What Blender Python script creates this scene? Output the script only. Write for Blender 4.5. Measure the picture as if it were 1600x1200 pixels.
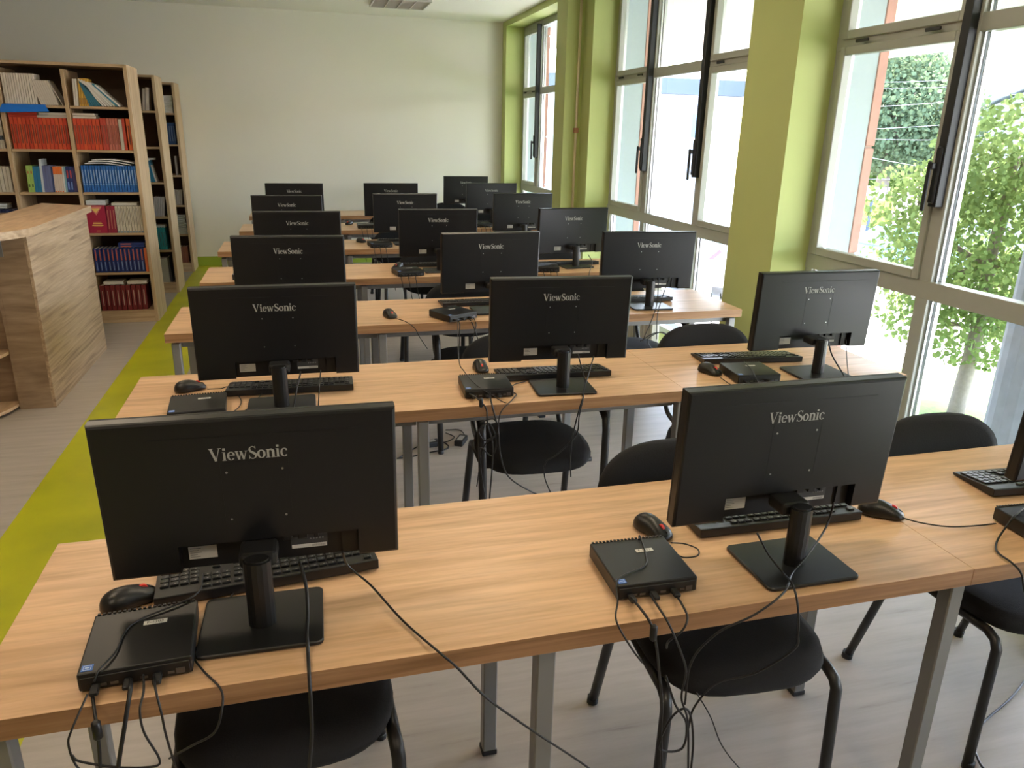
import bpy, bmesh, math, random
from mathutils import Vector, Matrix
random.seed(7)
for o in list(bpy.data.objects):
    bpy.data.objects.remove(o, do_unlink=True)
sc = bpy.context.scene
COL = sc.collection
PI = math.pi

# ---------------------------------------------------------------- camera
cam_d = bpy.data.cameras.new('camera')
cam_d.sensor_fit = 'HORIZONTAL'
cam_d.sensor_width = 36.0
cam_d.lens = 1181.7 / 1600 * 36.0
cam_d.clip_start = 0.05
cam_d.clip_end = 300
cam = bpy.data.objects.new('camera', cam_d)
COL.objects.link(cam)
PITCH, YAW, ROLL = 0.32021, 0.26996, 0.02124
cy, sy, cp, sp = math.cos(YAW), math.sin(YAW), math.cos(PITCH), math.sin(PITCH)
fw = Vector((sy*cp, cy*cp, -sp)); rt = Vector((cy, -sy, 0)); up = rt.cross(fw)
r2 = math.cos(ROLL)*rt + math.sin(ROLL)*up
u2 = -math.sin(ROLL)*rt + math.cos(ROLL)*up
M = Matrix((r2, u2, -fw)).transposed().to_4x4()
M.translation = Vector((0, 0, 1.6625))
cam.matrix_world = M
sc.camera = cam

# ---------------------------------------------------------------- light
sc.view_settings.view_transform = 'Standard'
sc.view_settings.look = 'None'
sc.view_settings.gamma = 1
sc.view_settings.use_curve_mapping = False
sc.view_settings.exposure = 2.4
sc.cycles.max_bounces = 10
sc.cycles.diffuse_bounces = 7
sc.cycles.transparent_max_bounces = 16
sc.cycles.sample_clamp_indirect = 8

w = bpy.data.worlds.new('sky'); sc.world = w; w.use_nodes = True
nt = w.node_tree
bg = nt.nodes['Background']
skyt = nt.nodes.new('ShaderNodeTexSky')
skyt.sky_type = 'NISHITA'; skyt.sun_disc = False
skyt.sun_elevation = math.radians(58); skyt.sun_rotation = math.radians(60)
skyt.air_density = 1.0; skyt.dust_density = 3.0; skyt.ozone_density = 1.0
tint = nt.nodes.new('ShaderNodeMixRGB'); tint.blend_type = 'MULTIPLY'; tint.inputs[0].default_value = 1; tint.inputs[2].default_value = (1.0, .965, 1.0, 1)
nt.links.new(skyt.outputs[0], tint.inputs[1]); nt.links.new(tint.outputs[0], bg.inputs[0])
bg.inputs[1].default_value = 1.0

sd = bpy.data.lights.new('sun', 'SUN'); sd.energy = 4.5; sd.angle = math.radians(0.6)
sd.color = (1.0, 0.94, 0.84)
sun = bpy.data.objects.new('sun', sd); COL.objects.link(sun)
sdir = Vector((0.42, 0.22, 0.95)).normalized()       # towards the sun
sun.rotation_euler = sdir.to_track_quat('Z', 'Y').to_euler()
sun.location = sdir * 30

def portal(y0, y1):
    d = bpy.data.lights.new('window_portal', 'AREA'); d.shape = 'RECTANGLE'
    d.size = y1-y0; d.size_y = 2.8; d.cycles.is_portal = True
    o = bpy.data.objects.new('window_portal', d); COL.objects.link(o)
    o.matrix_world = Matrix(((0, 0, 1, 2.95), (1, 0, 0, (y0+y1)/2), (0, 1, 0, 1.5), (0, 0, 0, 1)))

# ---------------------------------------------------------------- materials
def newmat(name):
    m = bpy.data.materials.new(name); m.use_nodes = True
    return m, m.node_tree, m.node_tree.nodes['Principled BSDF']

def plain(name, col, rough=0.5, metal=0.0, noise=0.0, nscale=30, spec=None, bump=0.0):
    m, t, b = newmat(name)
    b.inputs['Base Color'].default_value = (*col, 1)
    b.inputs['Roughness'].default_value = rough
    b.inputs['Metallic'].default_value = metal
    if spec is not None: b.inputs['Specular IOR Level'].default_value = spec
    tc = t.nodes.new('ShaderNodeTexCoord')
    n = t.nodes.new('ShaderNodeTexNoise'); n.inputs['Scale'].default_value = nscale
    n.inputs['Detail'].default_value = 4
    t.links.new(tc.outputs['Object'], n.inputs['Vector'])
    if noise:
        mx = t.nodes.new('ShaderNodeMixRGB'); mx.inputs[0].default_value = 1
        mx.inputs[1].default_value = (*[c*(1-noise) for c in col], 1)
        mx.inputs[2].default_value = (*[min(1, c*(1+noise)) for c in col], 1)
        t.links.new(n.outputs[0], mx.inputs[0]); t.links.new(mx.outputs[0], b.inputs['Base Color'])
    if bump:
        bp = t.nodes.new('ShaderNodeBump'); bp.inputs['Strength'].default_value = bump
        bp.inputs['Distance'].default_value = 0.002
        t.links.new(n.outputs[0], bp.inputs['Height']); t.links.new(bp.outputs[0], b.inputs['Normal'])
    return m

def wood(name, base, dark, light, scale=(1.2, 14, 14), rough=0.42, wave=True, bands=(1.0, 1.0)):
    """laminate: streaks stretched along the axis that has the small scale"""
    m, t, b = newmat(name)
    tc = t.nodes.new('ShaderNodeTexCoord')
    mp = t.nodes.new('ShaderNodeMapping'); mp.inputs['Scale'].default_value = scale
    geo = t.nodes.new('ShaderNodeNewGeometry')
    t.links.new(geo.outputs['Position'], mp.inputs[0])
    n1 = t.nodes.new('ShaderNodeTexNoise'); n1.inputs['Scale'].default_value = 1.0
    n1.inputs['Detail'].default_value = 3; n1.inputs['Distortion'].default_value = 1.6
    n2 = t.nodes.new('ShaderNodeTexNoise'); n2.inputs['Scale'].default_value = 4.5
    n2.inputs['Detail'].default_value = 5; n2.inputs['Roughness'].default_value = .65
    t.links.new(mp.outputs[0], n1.inputs['Vector']); t.links.new(mp.outputs[0], n2.inputs['Vector'])
    r1 = t.nodes.new('ShaderNodeValToRGB')
    e = r1.color_ramp.elements
    e[0].position = .3; e[0].color = (*dark, 1); e[1].position = .7; e[1].color = (*light, 1)
    k = e.new(.5); k.color = (*base, 1)
    t.links.new(n1.outputs[0], r1.inputs[0])
    r2_ = t.nodes.new('ShaderNodeValToRGB'); e = r2_.color_ramp.elements
    e[0].position = .35; e[0].color = (.74, .70, .66, 1); e[1].position = .62; e[1].color = (1.06, 1.05, 1.04, 1)
    t.links.new(n2.outputs[0], r2_.inputs[0])
    mx = t.nodes.new('ShaderNodeMixRGB'); mx.blend_type = 'MULTIPLY'; mx.inputs[0].default_value = .55
    t.links.new(r1.outputs[0], mx.inputs[1]); t.links.new(r2_.outputs[0], mx.inputs[2])
    t.links.new(mx.outputs[0], b.inputs['Base Color'])
    b.inputs['Roughness'].default_value = rough
    b.inputs['Specular IOR Level'].default_value = .4
    return m

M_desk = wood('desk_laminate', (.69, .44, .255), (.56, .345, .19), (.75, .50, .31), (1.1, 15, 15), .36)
M_edge_shade = wood('desk_laminate_edge_shade', (.36, .19, .09), (.27, .14, .06), (.42, .24, .12), (1.3, 30, 30), .5)  # edge shade put into the colour, darker than the top laminate
M_shelf = wood('bookcase_laminate', (.50, .36, .215), (.42, .29, .17), (.58, .43, .275), (16, 16, .8), .5)
M_shelfh = wood('bookcase_shelf_laminate', (.48, .34, .2), (.40, .27, .155), (.56, .41, .255), (1.0, 16, 16), .5)
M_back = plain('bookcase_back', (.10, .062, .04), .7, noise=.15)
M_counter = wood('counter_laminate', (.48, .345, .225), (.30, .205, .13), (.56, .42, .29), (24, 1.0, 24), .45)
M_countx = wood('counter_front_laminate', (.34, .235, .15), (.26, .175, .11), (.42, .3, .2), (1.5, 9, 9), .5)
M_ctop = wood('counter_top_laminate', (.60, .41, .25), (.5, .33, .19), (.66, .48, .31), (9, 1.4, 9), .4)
M_cream = plain('cream_paint', (.76, .735, .645), .85, noise=.02, nscale=2)
M_rear = plain('darkened_unseen_wall', (.22, .17, .12), .7, noise=.1, nscale=3)  # unseen walls, darkened to cut bounce light and monitor reflections
M_ceil = plain('ceiling_paint', (.85, .83, .78), .9)
M_green = plain('green_paint', (.52, .58, .23), .72, noise=.03, nscale=3)
M_lime = plain('lime_baseboard', (.30, .40, .03), .6)
M_frame = plain('window_frame_grey', (.40, .41, .375), .36, noise=.04)
M_alu = plain('bare_aluminium', (.62, .64, .66), .22, metal=.9)
M_gasket = plain('black_rubber_gasket', (.012, .013, .016), .5)
M_black = plain('black_plastic', (.009, .009, .010), .34, spec=.45)
M_blackm = plain('matt_black_plastic', (.010, .010, .0105), .55)
M_gloss = plain('satin_black_plastic', (.010, .010, .0105), .38)
M_pocket = plain('port_bay_black', (.006, .006, .0065), .5)
M_letter = plain('printed_grey_lettering', (.40, .395, .37), .5)
M_white = plain('white_sticker', (.62, .61, .57), .6)
M_printed = plain('sticker_print', (.2, .2, .2), .6)
M_screw = plain('steel_screw', (.5, .5, .5), .3, metal=1)
M_screen = plain('dark_screen', (.01, .01, .012), .15)
M_key = plain('keycap_black', (.02, .02, .021), .3)
M_keyl = plain('keyboard_case', (.012, .012, .013), .38)
M_red = plain('red_scroll_wheel', (.75, .04, .025), .4)
M_blue = plain('blue_sticker', (.05, .16, .55), .4)
M_bluel = plain('pale_blue_print', (.45, .6, .85), .4)
M_steel = plain('grey_powder_coat', (.24, .235, .23), .42, metal=.25)
M_fabric = plain('black_upholstery', (.012, .012, .014), .95, noise=.3, nscale=300, bump=.4)
M_tube = plain('black_tube', (.013, .013, .014), .4)
M_cable = plain('black_cable', (.008, .008, .009), .45)
M_port = plain('port_metal', (.13, .13, .135), .35, metal=.8)
M_rad = plain('radiator_enamel', (.72, .70, .62), .4)
M_pipe = plain('pipe_paint', (.62, .52, .33), .5)
M_copper = plain('pipe_clamp', (.32, .14, .07), .5)
M_soffit = plain('soffit_paint', (.42, .42, .37), .9)
M_stucco = plain('white_stucco', (.40, .46, .48), .85, noise=.04)
M_brick = plain('pink_brick_tile', (.50, .27, .22), .8, noise=.15, nscale=12)
M_mortar = plain('tile_joint', (.35, .24, .2), .9)
M_conc = plain('concrete', (.20, .21, .22), .85, noise=.2, nscale=9, bump=.3)
M_pave = plain('paving', (.42, .40, .37), .9, noise=.12, nscale=.7)
M_wall2 = plain('pale_render', (.33, .37, .39), .85, noise=.03)
M_fascia = plain('grey_fascia', (.055, .07, .085), .6)
M_dark = plain('dark_window_glass', (.10, .16, .22), .15)
M_bark = plain('bark', (.20, .16, .12), .9, noise=.3, nscale=20)
M_paper = plain('page_paper', (.66, .62, .53), .8)
M_wire = plain('overhead_wire', (.16, .15, .15), .5)
M_yellow = plain('yellow_paint', (.75, .62, .06), .6)
M_tyre = plain('tyre', (.02, .02, .02), .8)
M_carw = plain('white_car_paint', (.78, .80, .82), .2)
M_tube_l = plain('fluorescent_tube', (.7, .68, .66), .4)
M_louv = plain('lamp_louvre', (.55, .5, .46), .35, metal=.5)

def leafmat(name, a, b_):
    m, t, b = newmat(name)
    oi = t.nodes.new('ShaderNodeNewGeometry')
    n = t.nodes.new('ShaderNodeTexNoise'); n.inputs['Scale'].default_value = 3.0
    t.links.new(oi.outputs['Position'], n.inputs['Vector'])
    mx = t.nodes.new('ShaderNodeMixRGB'); mx.inputs[1].default_value = (*a, 1); mx.inputs[2].default_value = (*b_, 1)
    t.links.new(n.outputs[0], mx.inputs[0])
    df = t.nodes.new('ShaderNodeBsdfDiffuse'); tr = t.nodes.new('ShaderNodeBsdfTranslucent')
    t.links.new(mx.outputs[0], df.inputs[0]); t.links.new(mx.outputs[0], tr.inputs[0])
    ms = t.nodes.new('ShaderNodeMixShader'); ms.inputs[0].default_value = .5
    t.links.new(df.outputs[0], ms.inputs[1]); t.links.new(tr.outputs[0], ms.inputs[2])
    t.links.new(ms.outputs[0], t.nodes['Material Output'].inputs[0])
    return m
M_leaf = leafmat('bright_leaves', (.10, .16, .055), (.24, .30, .10))
M_leafd = leafmat('dark_leaves', (.06, .09, .05), (.19, .25, .13))
M_leafb = leafmat('hedge_leaves', (.05, .10, .025), (.10, .16, .04))

def glassmat():
    m = bpy.data.materials.new('window_glass'); m.use_nodes = True; t = m.node_tree
    t.nodes.clear()
    o = t.nodes.new('ShaderNodeOutputMaterial'); tr = t.nodes.new('ShaderNodeBsdfTransparent')
    tr.inputs[0].default_value = (.93, .955, .955, 1)
    gl = t.nodes.new('ShaderNodeBsdfGlossy'); gl.inputs['Roughness'].default_value = .02
    ms = t.nodes.new('ShaderNodeMixShader'); lw = t.nodes.new('ShaderNodeLayerWeight'); pw = t.nodes.new('ShaderNodeMath'); pw.operation = 'POWER'; pw.inputs[1].default_value = 5
    fr = t.nodes.new('ShaderNodeMath'); fr.operation = 'MULTIPLY_ADD'; fr.inputs[1].default_value = .45; fr.inputs[2].default_value = .03
    t.links.new(lw.outputs['Facing'], pw.inputs[0]); t.links.new(pw.outputs[0], fr.inputs[0])
    t.links.new(fr.outputs[0], ms.inputs[0]); t.links.new(tr.outputs[0], ms.inputs[1]); t.links.new(gl.outputs[0], ms.inputs[2])
    t.links.new(ms.outputs[0], o.inputs[0])
    return m
M_glass = glassmat()

def floormat():
    m, t, b = newmat('vinyl_floor')
    g = t.nodes.new('ShaderNodeNewGeometry')
    sx = t.nodes.new('ShaderNodeSeparateXYZ'); t.links.new(g.outputs['Position'], sx.inputs[0])
    mp = t.nodes.new('ShaderNodeMapping'); mp.inputs['Scale'].default_value = (1.6, 16, 1)
    t.links.new(g.outputs['Position'], mp.inputs[0])
    n = t.nodes.new('ShaderNodeTexNoise'); n.inputs['Scale'].default_value = 1.3; n.inputs['Detail'].default_value = 8
    n.inputs['Roughness'].default_value = .65
    t.links.new(mp.outputs[0], n.inputs['Vector'])
    r = t.nodes.new('ShaderNodeValToRGB'); e = r.color_ramp.elements
    e[0].position = .22; e[0].color = (.21, .18, .16, 1); e[1].position = .60; e[1].color = (.43, .385, .345, 1)
    k = e.new(.38); k.color = (.375, .335, .295, 1)
    t.links.new(n.outputs[0], r.inputs[0])
    n2 = t.nodes.new('ShaderNodeTexNoise'); n2.inputs['Scale'].default_value = 2.5; n2.inputs['Detail'].default_value = 6
    t.links.new(g.outputs['Position'], n2.inputs['Vector'])
    r2_ = t.nodes.new('ShaderNodeValToRGB'); e = r2_.color_ramp.elements
    e[0].position = .3; e[0].color = (.38, .40, .006, 1); e[1].position = .65; e[1].color = (.52, .52, .010, 1)
    t.links.new(n2.outputs[0], r2_.inputs[0])
    a = t.nodes.new('ShaderNodeMath'); a.operation = 'GREATER_THAN'; a.inputs[1].default_value = -1.315
    c = t.nodes.new('ShaderNodeMath'); c.operation = 'LESS_THAN'; c.inputs[1].default_value = -.86
    d = t.nodes.new('ShaderNodeMath'); d.operation = 'MULTIPLY'
    t.links.new(sx.outputs[0], a.inputs[0]); t.links.new(sx.outputs[0], c.inputs[0])
    t.links.new(a.outputs[0], d.inputs[0]); t.links.new(c.outputs[0], d.inputs[1])
    mx = t.nodes.new('ShaderNodeMixRGB')
    t.links.new(d.outputs[0], mx.inputs[0]); t.links.new(r.outputs[0], mx.inputs[1]); t.links.new(r2_.outputs[0], mx.inputs[2])
    t.links.new(mx.outputs[0], b.inputs['Base Color'])
    b.inputs['Roughness'].default_value = .42
    return m
M_floor = floormat()

def grassmat():
    m, t, b = newmat('lawn_grass')
    g = t.nodes.new('ShaderNodeNewGeometry')
    n = t.nodes.new('ShaderNodeTexNoise'); n.inputs['Scale'].default_value = 14; n.inputs['Detail'].default_value = 8
    t.links.new(g.outputs['Position'], n.inputs['Vector'])
    r = t.nodes.new('ShaderNodeValToRGB'); e = r.color_ramp.elements
    e[0].position = .3; e[0].color = (.045, .09, .012, 1); e[1].position = .65; e[1].color = (.10, .165, .022, 1)
    t.links.new(n.outputs[0], r.inputs[0]); t.links.new(r.outputs[0], b.inputs['Base Color'])
    b.inputs['Roughness'].default_value = .9
    return m
M_grass = grassmat()

# ---------------------------------------------------------------- mesh helpers
def bmn(): return bmesh.new()

def bx(bm, c, s, bev=0.0, mat=0, M=None, seg=1):
    r = bmesh.ops.create_cube(bm, size=1.0)
    vs = r['verts']
    for v in vs: v.co = Vector((v.co.x*s[0]+c[0], v.co.y*s[1]+c[1], v.co.z*s[2]+c[2]))
    es = {e for v in vs for e in v.link_edges}
    fs = {f for v in vs for f in v.link_faces}
    if bev > 0:
        rr = bmesh.ops.bevel(bm, geom=list(es), offset=min(bev, min(s)*.45), segments=seg, affect='EDGES', profile=.5)
        fs = set(rr['faces']) | {f for v in rr['verts'] for f in v.link_faces}
        vs = rr['verts']
        vs = list({v for f in fs for v in f.verts})
    for f in fs: f.material_index = mat
    if M is not None:
        for v in set(vs): v.co = M @ v.co
    return fs

def prism(bm, poly, a0, a1, axis='z', mat=0, M=None):
    """poly in the two other axes (x,y | x,z | y,z), extruded a0..a1 along axis"""
    def P(p, a):
        v = {'z': (p[0], p[1], a), 'y': (p[0], a, p[1]), 'x': (a, p[0], p[1])}[axis]
        v = Vector(v)
        return M @ v if M is not None else v
    lo = [bm.verts.new(P(p, a0)) for p in poly]; hi = [bm.verts.new(P(p, a1)) for p in poly]
    n = len(poly); fs = [bm.faces.new(lo[::-1]), bm.faces.new(hi)]
    for i in range(n): fs.append(bm.faces.new((lo[i], lo[(i+1) % n], hi[(i+1) % n], hi[i])))
    for f in fs: f.material_index = mat
    return fs

def smooth(pts, k=6):
    P = [Vector(p) for p in pts]
    if len(P) < 3: return P
    Q = [P[0]*2-P[1]] + P + [P[-1]*2-P[-2]]
    out = []
    for i in range(1, len(Q)-2):
        for j in range(k):
            t = j/k; a, b, c, d = Q[i-1], Q[i], Q[i+1], Q[i+2]
            out.append(.5*((2*b)+(c-a)*t+(2*a-5*b+4*c-d)*t*t+(3*b-a-3*c+d)*t**3))
    out.append(P[-1]); return out

def tube(bm, pts, r, seg=8, mat=0, rx=None, closed=False):
    """round (or oval r x rx) tube through the points; r may be a list"""
    P = [Vector(p) for p in pts]; n = len(P)
    R = r if isinstance(r, (list, tuple)) else [r]*n
    T = []
    for i in range(n):
        a = P[i-1] if i else P[0]; b = P[i+1] if i < n-1 else P[-1]
        t = (b-a); T.append(t.normalized() if t.length > 1e-9 else Vector((0, 0, 1)))
    u = T[0].orthogonal().normalized()
    if abs(T[0].x) < .9: u = (Vector((1, 0, 0))-T[0]*T[0].x).normalized()
    rings = []
    for i in range(n):
        u = (u-T[i]*u.dot(T[i]))
        u = u.normalized() if u.length > 1e-6 else T[i].orthogonal().normalized()
        v = T[i].cross(u); ru = R[i]; rv = (rx if rx else R[i])
        rings.append([bm.verts.new(P[i]+u*ru*math.cos(2*PI*k/seg)+v*rv*math.sin(2*PI*k/seg)) for k in range(seg)])
    fs = []
    for i in range(n-1):
        for k in range(seg):
            fs.append(bm.faces.new((rings[i][k], rings[i][(k+1) % seg], rings[i+1][(k+1) % seg], rings[i+1][k])))
    fs.append(bm.faces.new(rings[0][::-1])); fs.append(bm.faces.new(rings[-1]))
    for f in fs: f.material_index = mat; f.smooth = True
    fs[-1].smooth = fs[-2].smooth = False
    return fs

def build(name, bm, mats, parent=None, loc=None, rotz=0, sm=False):
    bmesh.ops.recalc_face_normals(bm, faces=bm.faces)
    me = bpy.data.meshes.new(name)
    if sm:
        for f in bm.faces: f.smooth = True
    bm.to_mesh(me); bm.free()
    for m in (mats if isinstance(mats, (list, tuple)) else [mats]): me.materials.append(m)
    o = bpy.data.objects.new(name, me); COL.objects.link(o)
    if parent: o.parent = parent
    if loc: o.location = loc
    if rotz: o.rotation_euler = (0, 0, rotz)
    return o

def part(name, mats, parent, *boxes, bev=0.0):
    bm = bmn()
    for c, s in boxes: bx(bm, c, s, bev)
    return build(name, bm, mats, parent)

def tag(o, label, cat, group=None, kind=None):
    if label: o['label'] = label
    if cat: o['category'] = cat
    if group: o['group'] = group
    if kind: o['kind'] = kind
    return o

def thing(name, label, cat, loc=(0, 0, 0), rotz=0, group=None):
    o = bpy.data.objects.new(name, None); COL.objects.link(o)
    o.empty_display_size = .05
    o.location = loc; o.rotation_euler = (0, 0, rotz)
    return tag(o, label, cat, group)

def struct(name, bm, mats, parent=None, label=None):
    o = build(name, bm, mats, parent)
    o['kind'] = 'structure'
    if label: o['label'] = label; 
    return o

KIDS = {}
def dup(root, loc, rotz, label, group=None):
    def cp(o, par):
        c = o.copy(); COL.objects.link(c)
        if par: c.parent = par
        for ch in [x for x in SNAP if x.parent == o]: cp(ch, c)
        return c
    if root.name not in KIDS:
        KIDS[root.name] = list(root.children_recursive)
    SNAP = KIDS[root.name]
    r = cp(root, None)
    r.location = loc; r.rotation_euler = (0, 0, rotz); r['label'] = label
    if group: r['group'] = group
    return r

# ---------------------------------------------------------------- the room
LAMP = 1.5
XW, XG = 2.60, 2.86           # room face of the window wall, plane of the glazing
YB, YR, XL, H = 10.18, -2.6, -4.6, 2.985
bm = bmn(); bx(bm, ((XL+3.1)/2, (YB+YR)/2, -.05), (3.1-XL, YB-YR+.4, .1)); struct('floor', bm, M_floor)
bm = bmn(); bx(bm, ((XL+3.1)/2, (YB+YR)/2, H+.06), (3.1-XL, YB-YR+.4, .12)); struct('ceiling', bm, M_ceil)
bm = bmn(); bx(bm, ((XL+3.1)/2, YB+.1, H/2), (3.1-XL, .2, H)); struct('wall_back', bm, M_cream)
bm = bmn(); bx(bm, ((XL+3.1)/2, YR-.1, H/2), (3.1-XL, .2, H)); struct('wall_front', bm, M_rear)
bm = bmn(); bx(bm, (XL-.1, (YB+YR)/2, H/2), (.2, YB-YR+.4, H)); struct('wall_left', bm, M_rear)
bm = bmn(); bx(bm, ((XL+XW)/2, YB-.006, .058), (XW-XL, .012, .116)); struct('baseboard_back', bm, M_lime)

WINS = [(7.50, 10.0), (4.32, 6.93), (1.13, 3.83), (-.75, .65)]
PIERS = [(10.0, YB), (6.93, 7.50), (3.83, 4.32), (.65, 1.13), (YR, -.75)]
bm = bmn()
for y0, y1 in PIERS: bx(bm, ((XW+XG+.03)/2, (y0+y1)/2, H/2), (XG+.03-XW, y1-y0, H))
for y0, y1 in WINS:
    bx(bm, ((XW+XG+.03)/2, (y0+y1)/2, 2.952), (XG+.03-XW, y1-y0, .066))
    bx(bm, ((XW+XG+.03)/2, (y0+y1)/2, .05), (XG+.03-XW, y1-y0, .10))
bx(bm, (2.515, 7.31, H/2), (.17, .30, H))
struct('wall_right', bm, M_green)
bm = bmn()
for y0, y1 in PIERS: bx(bm, ((XG+.03+3.11)/2, (y0+y1)/2, .5), (3.11-XG-.03, y1-y0, 5.0))
for y0, y1 in WINS:
    bx(bm, ((XG+.03+3.11)/2, (y0+y1)/2, 3.1), (3.11-XG-.03, y1-y0, .36))
    bx(bm, ((XG+.03+3.11)/2, (y0+y1)/2, -.95), (3.11-XG-.03, y1-y0, 2.1))
struct('trim_1', bm, M_stucco)
bm = bmn()
for y0, y1 in PIERS:
    z = -2.0
    while z < 2.9:
        bx(bm, (3.142, (y0+y1)/2, z+.30), (.062, y1-y0+.012, .59), .004); z += .605
    bx(bm, (3.135, (y0+y1)/2, .5), (.045, y1-y0, 4.9), 0, 1)
struct('trim_2', bm, [M_brick, M_mortar])

def window(idx, y0, y1, m1, m2):
    """three-bay aluminium window; m1/m2 are the mullion positions seen from the far end"""
    root = bpy.data.objects.new('window_%d' % idx, None); COL.objects.link(root)
    root.location = (XG, (y0+y1)/2, .1); root['kind'] = 'structure'
    def p(name, mat, boxes, bev=.003):
        bm = bmn()
        for c, s in boxes: bx(bm, (c[0]-XG, c[1]-(y0+y1)/2, c[2]-.1), s, bev)
        o = build(name, bm, mat, root); return o
    zt = 2.92
    d = .055
    fr = [((XG, y0+.03, 1.51), (d, .06, 2.82)), ((XG, y1-.03, 1.51), (d, .06, 2.82)),
          ((XG, (y0+y1)/2, 2.885), (d+.003, y1-y0-.002, .07)), ((XG, (y0+y1)/2, .13), (d+.003, y1-y0-.002, .06)),
          ((XG, (y0+y1)/2, .995), (d+.012, y1-y0-.002, .085)), ((XG, (y0+y1)/2, 2.15), (d+.005, y1-y0-.002, .075))]
    for m in (m1, m2): fr.append(((XG, m, 1.51), (d+.008, .075, 2.82)))
    p('window_frame', M_frame, fr)
    bays = [(m1, y1-.06), (m2, m1), (y0+.06, m2)]
    glass = []
    alu = []
    for k, (a, b) in enumerate(bays):
        a += .0375 if k < 2 else 0; b -= .0375 if k > 0 else 0
        for z0, z1 in ((.16, .953), (1.037, 2.113), (2.187, 2.85)):
            glass.append((a, b, z0, z1))
            alu += [((XG+.008, b-.007, (z0+z1)/2), (.034, .010, z1-z0)), ((XG+.02, b-.020, (z0+z1)/2), (.02, .006, z1-z0)),
                    ((XG+.008, a+.006, (z0+z1)/2), (.034, .008, z1-z0))]
        if k != 1:      # opening sash: heavier rails round the upper two lights
            sash = []
            for z0, z1 in ((1.037, 2.13), (2.165, 2.85)):
                x = XG-.020
                sash += [((x, a+.019, (z0+z1)/2), (.05, .038, z1-z0)), ((x, b-.019, (z0+z1)/2), (.05, .038, z1-z0)),
                         ((x, (a+b)/2, z1-.022), (.05, b-a-.076, .044)), ((x, (a+b)/2, z0+.022), (.05, b-a-.076, .044))]
            p('sash', M_frame, sash, .004)
            p('hinge', M_gasket, [((XG-.058, a+(b-a)*.2, 2.147), (.014, .09, .016)), ((XG-.058, a+(b-a)*.78, 2.147), (.014, .09, .016))])
    for m in (m1, m2):
        p('sealing_strip', M_gasket, [((XG-.052, m, 2.13), (.048, .046, 1.5))])
        hb = bmn()
        bx(hb, (-.072, m-(y0+y1)/2+.004, 1.42), (.03, .034, .25), .006)
        bx(hb, (-.105, m-(y0+y1)/2+.02, 1.37), (.018, .02, .22), .006)
        bx(hb, (-.09, m-(y0+y1)/2+.012, 1.46), (.04, .02, .03), .004)
        build('window_handle', hb, M_gasket, root)
    p('glazing_bead', M_alu, alu, 0)
    bm = bmn()
    for a, b, z0, z1 in glass:
        x = .012
        vs = [bm.verts.new((x, yy-(y0+y1)/2, zz-.1)) for yy, zz in ((a, z0), (b, z0), (b, z1), (a, z1))]
        bm.faces.new(vs)
    build('glass', bm, M_glass, root)
    return root
window(1, 7.50, 10.0, 9.28, 8.40)
window(2, 4.32, 6.93, 6.13, 5.21)
window(3, 1.13, 3.83, 2.925, 2.03)
window(4, -.75, .65, .18, -.28)  # unseen window behind the camera, added and sized to light the near desks
for y0, y1 in WINS: portal(y0, y1)

# faint letters stuck on the lower pane of the middle window
bm = bmn()
def lbar(y0, z0, y1, z1, wd=.016):
    a = Vector((0, y0, z0)); b = Vector((0, y1, z1)); d = (b-a).normalized(); n = Vector((0, -d.z, d.y))*wd/2
    x = XG+.004
    vs = [bm.verts.new((x, p.y, p.z)) for p in (a+n, b+n, b-n, a-n)]; bm.faces.new(vs)
lbar(5.03, .58, 5.03, .40); lbar(4.91, .58, 4.91, .40); lbar(5.04, .41, 4.87, .41); lbar(4.87, .41, 4.87, .36)
lbar(4.78, .60, 4.78, .42); lbar(4.66, .60, 4.66, .42); lbar(4.78, .59, 4.66, .43)
tag(build('window_lettering', bm, plain('pale_film', (.45, .5, .55), .5)), 'pale letters stuck on the low pane of the middle window', 'lettering')

# heating pipe in the corner by the projecting pilaster
t = thing('heating_pipe', 'thin beige vertical heating pipe with a rusty clamp between green pilasters', 'pipe', (2.545, 7.125, 0))
bm = bmn(); tube(bm, [(0, 0, 0), (0, 0, H)], .013, 10); build('pipe_tube', bm, M_pipe, t)
bm = bmn(); bx(bm, (.0, 0, 1.70), (.045, .04, .045), .006); build('clamp', bm, M_copper, t)

# radiator under the middle window
t = thing('radiator', 'cream ribbed radiator standing under the middle window', 'radiator', (2.545, 5.65, 0))
bm = bmn()
for i in range(18): bx(bm, (0, -.5+.06*i, .33), (.075, .046, .50), .012)
build('radiator_ribs', bm, M_rad, t)
bm = bmn(); tube(bm, [(0, -.56, .13), (0, .62, .13)], .016); tube(bm, [(0, -.56, .53), (0, .62, .53)], .016)
for y in (-.35, .4): tube(bm, [(0, y, .0), (0, y, .12)], .012)
build('radiator_pipe', bm, M_rad, t)

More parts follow.
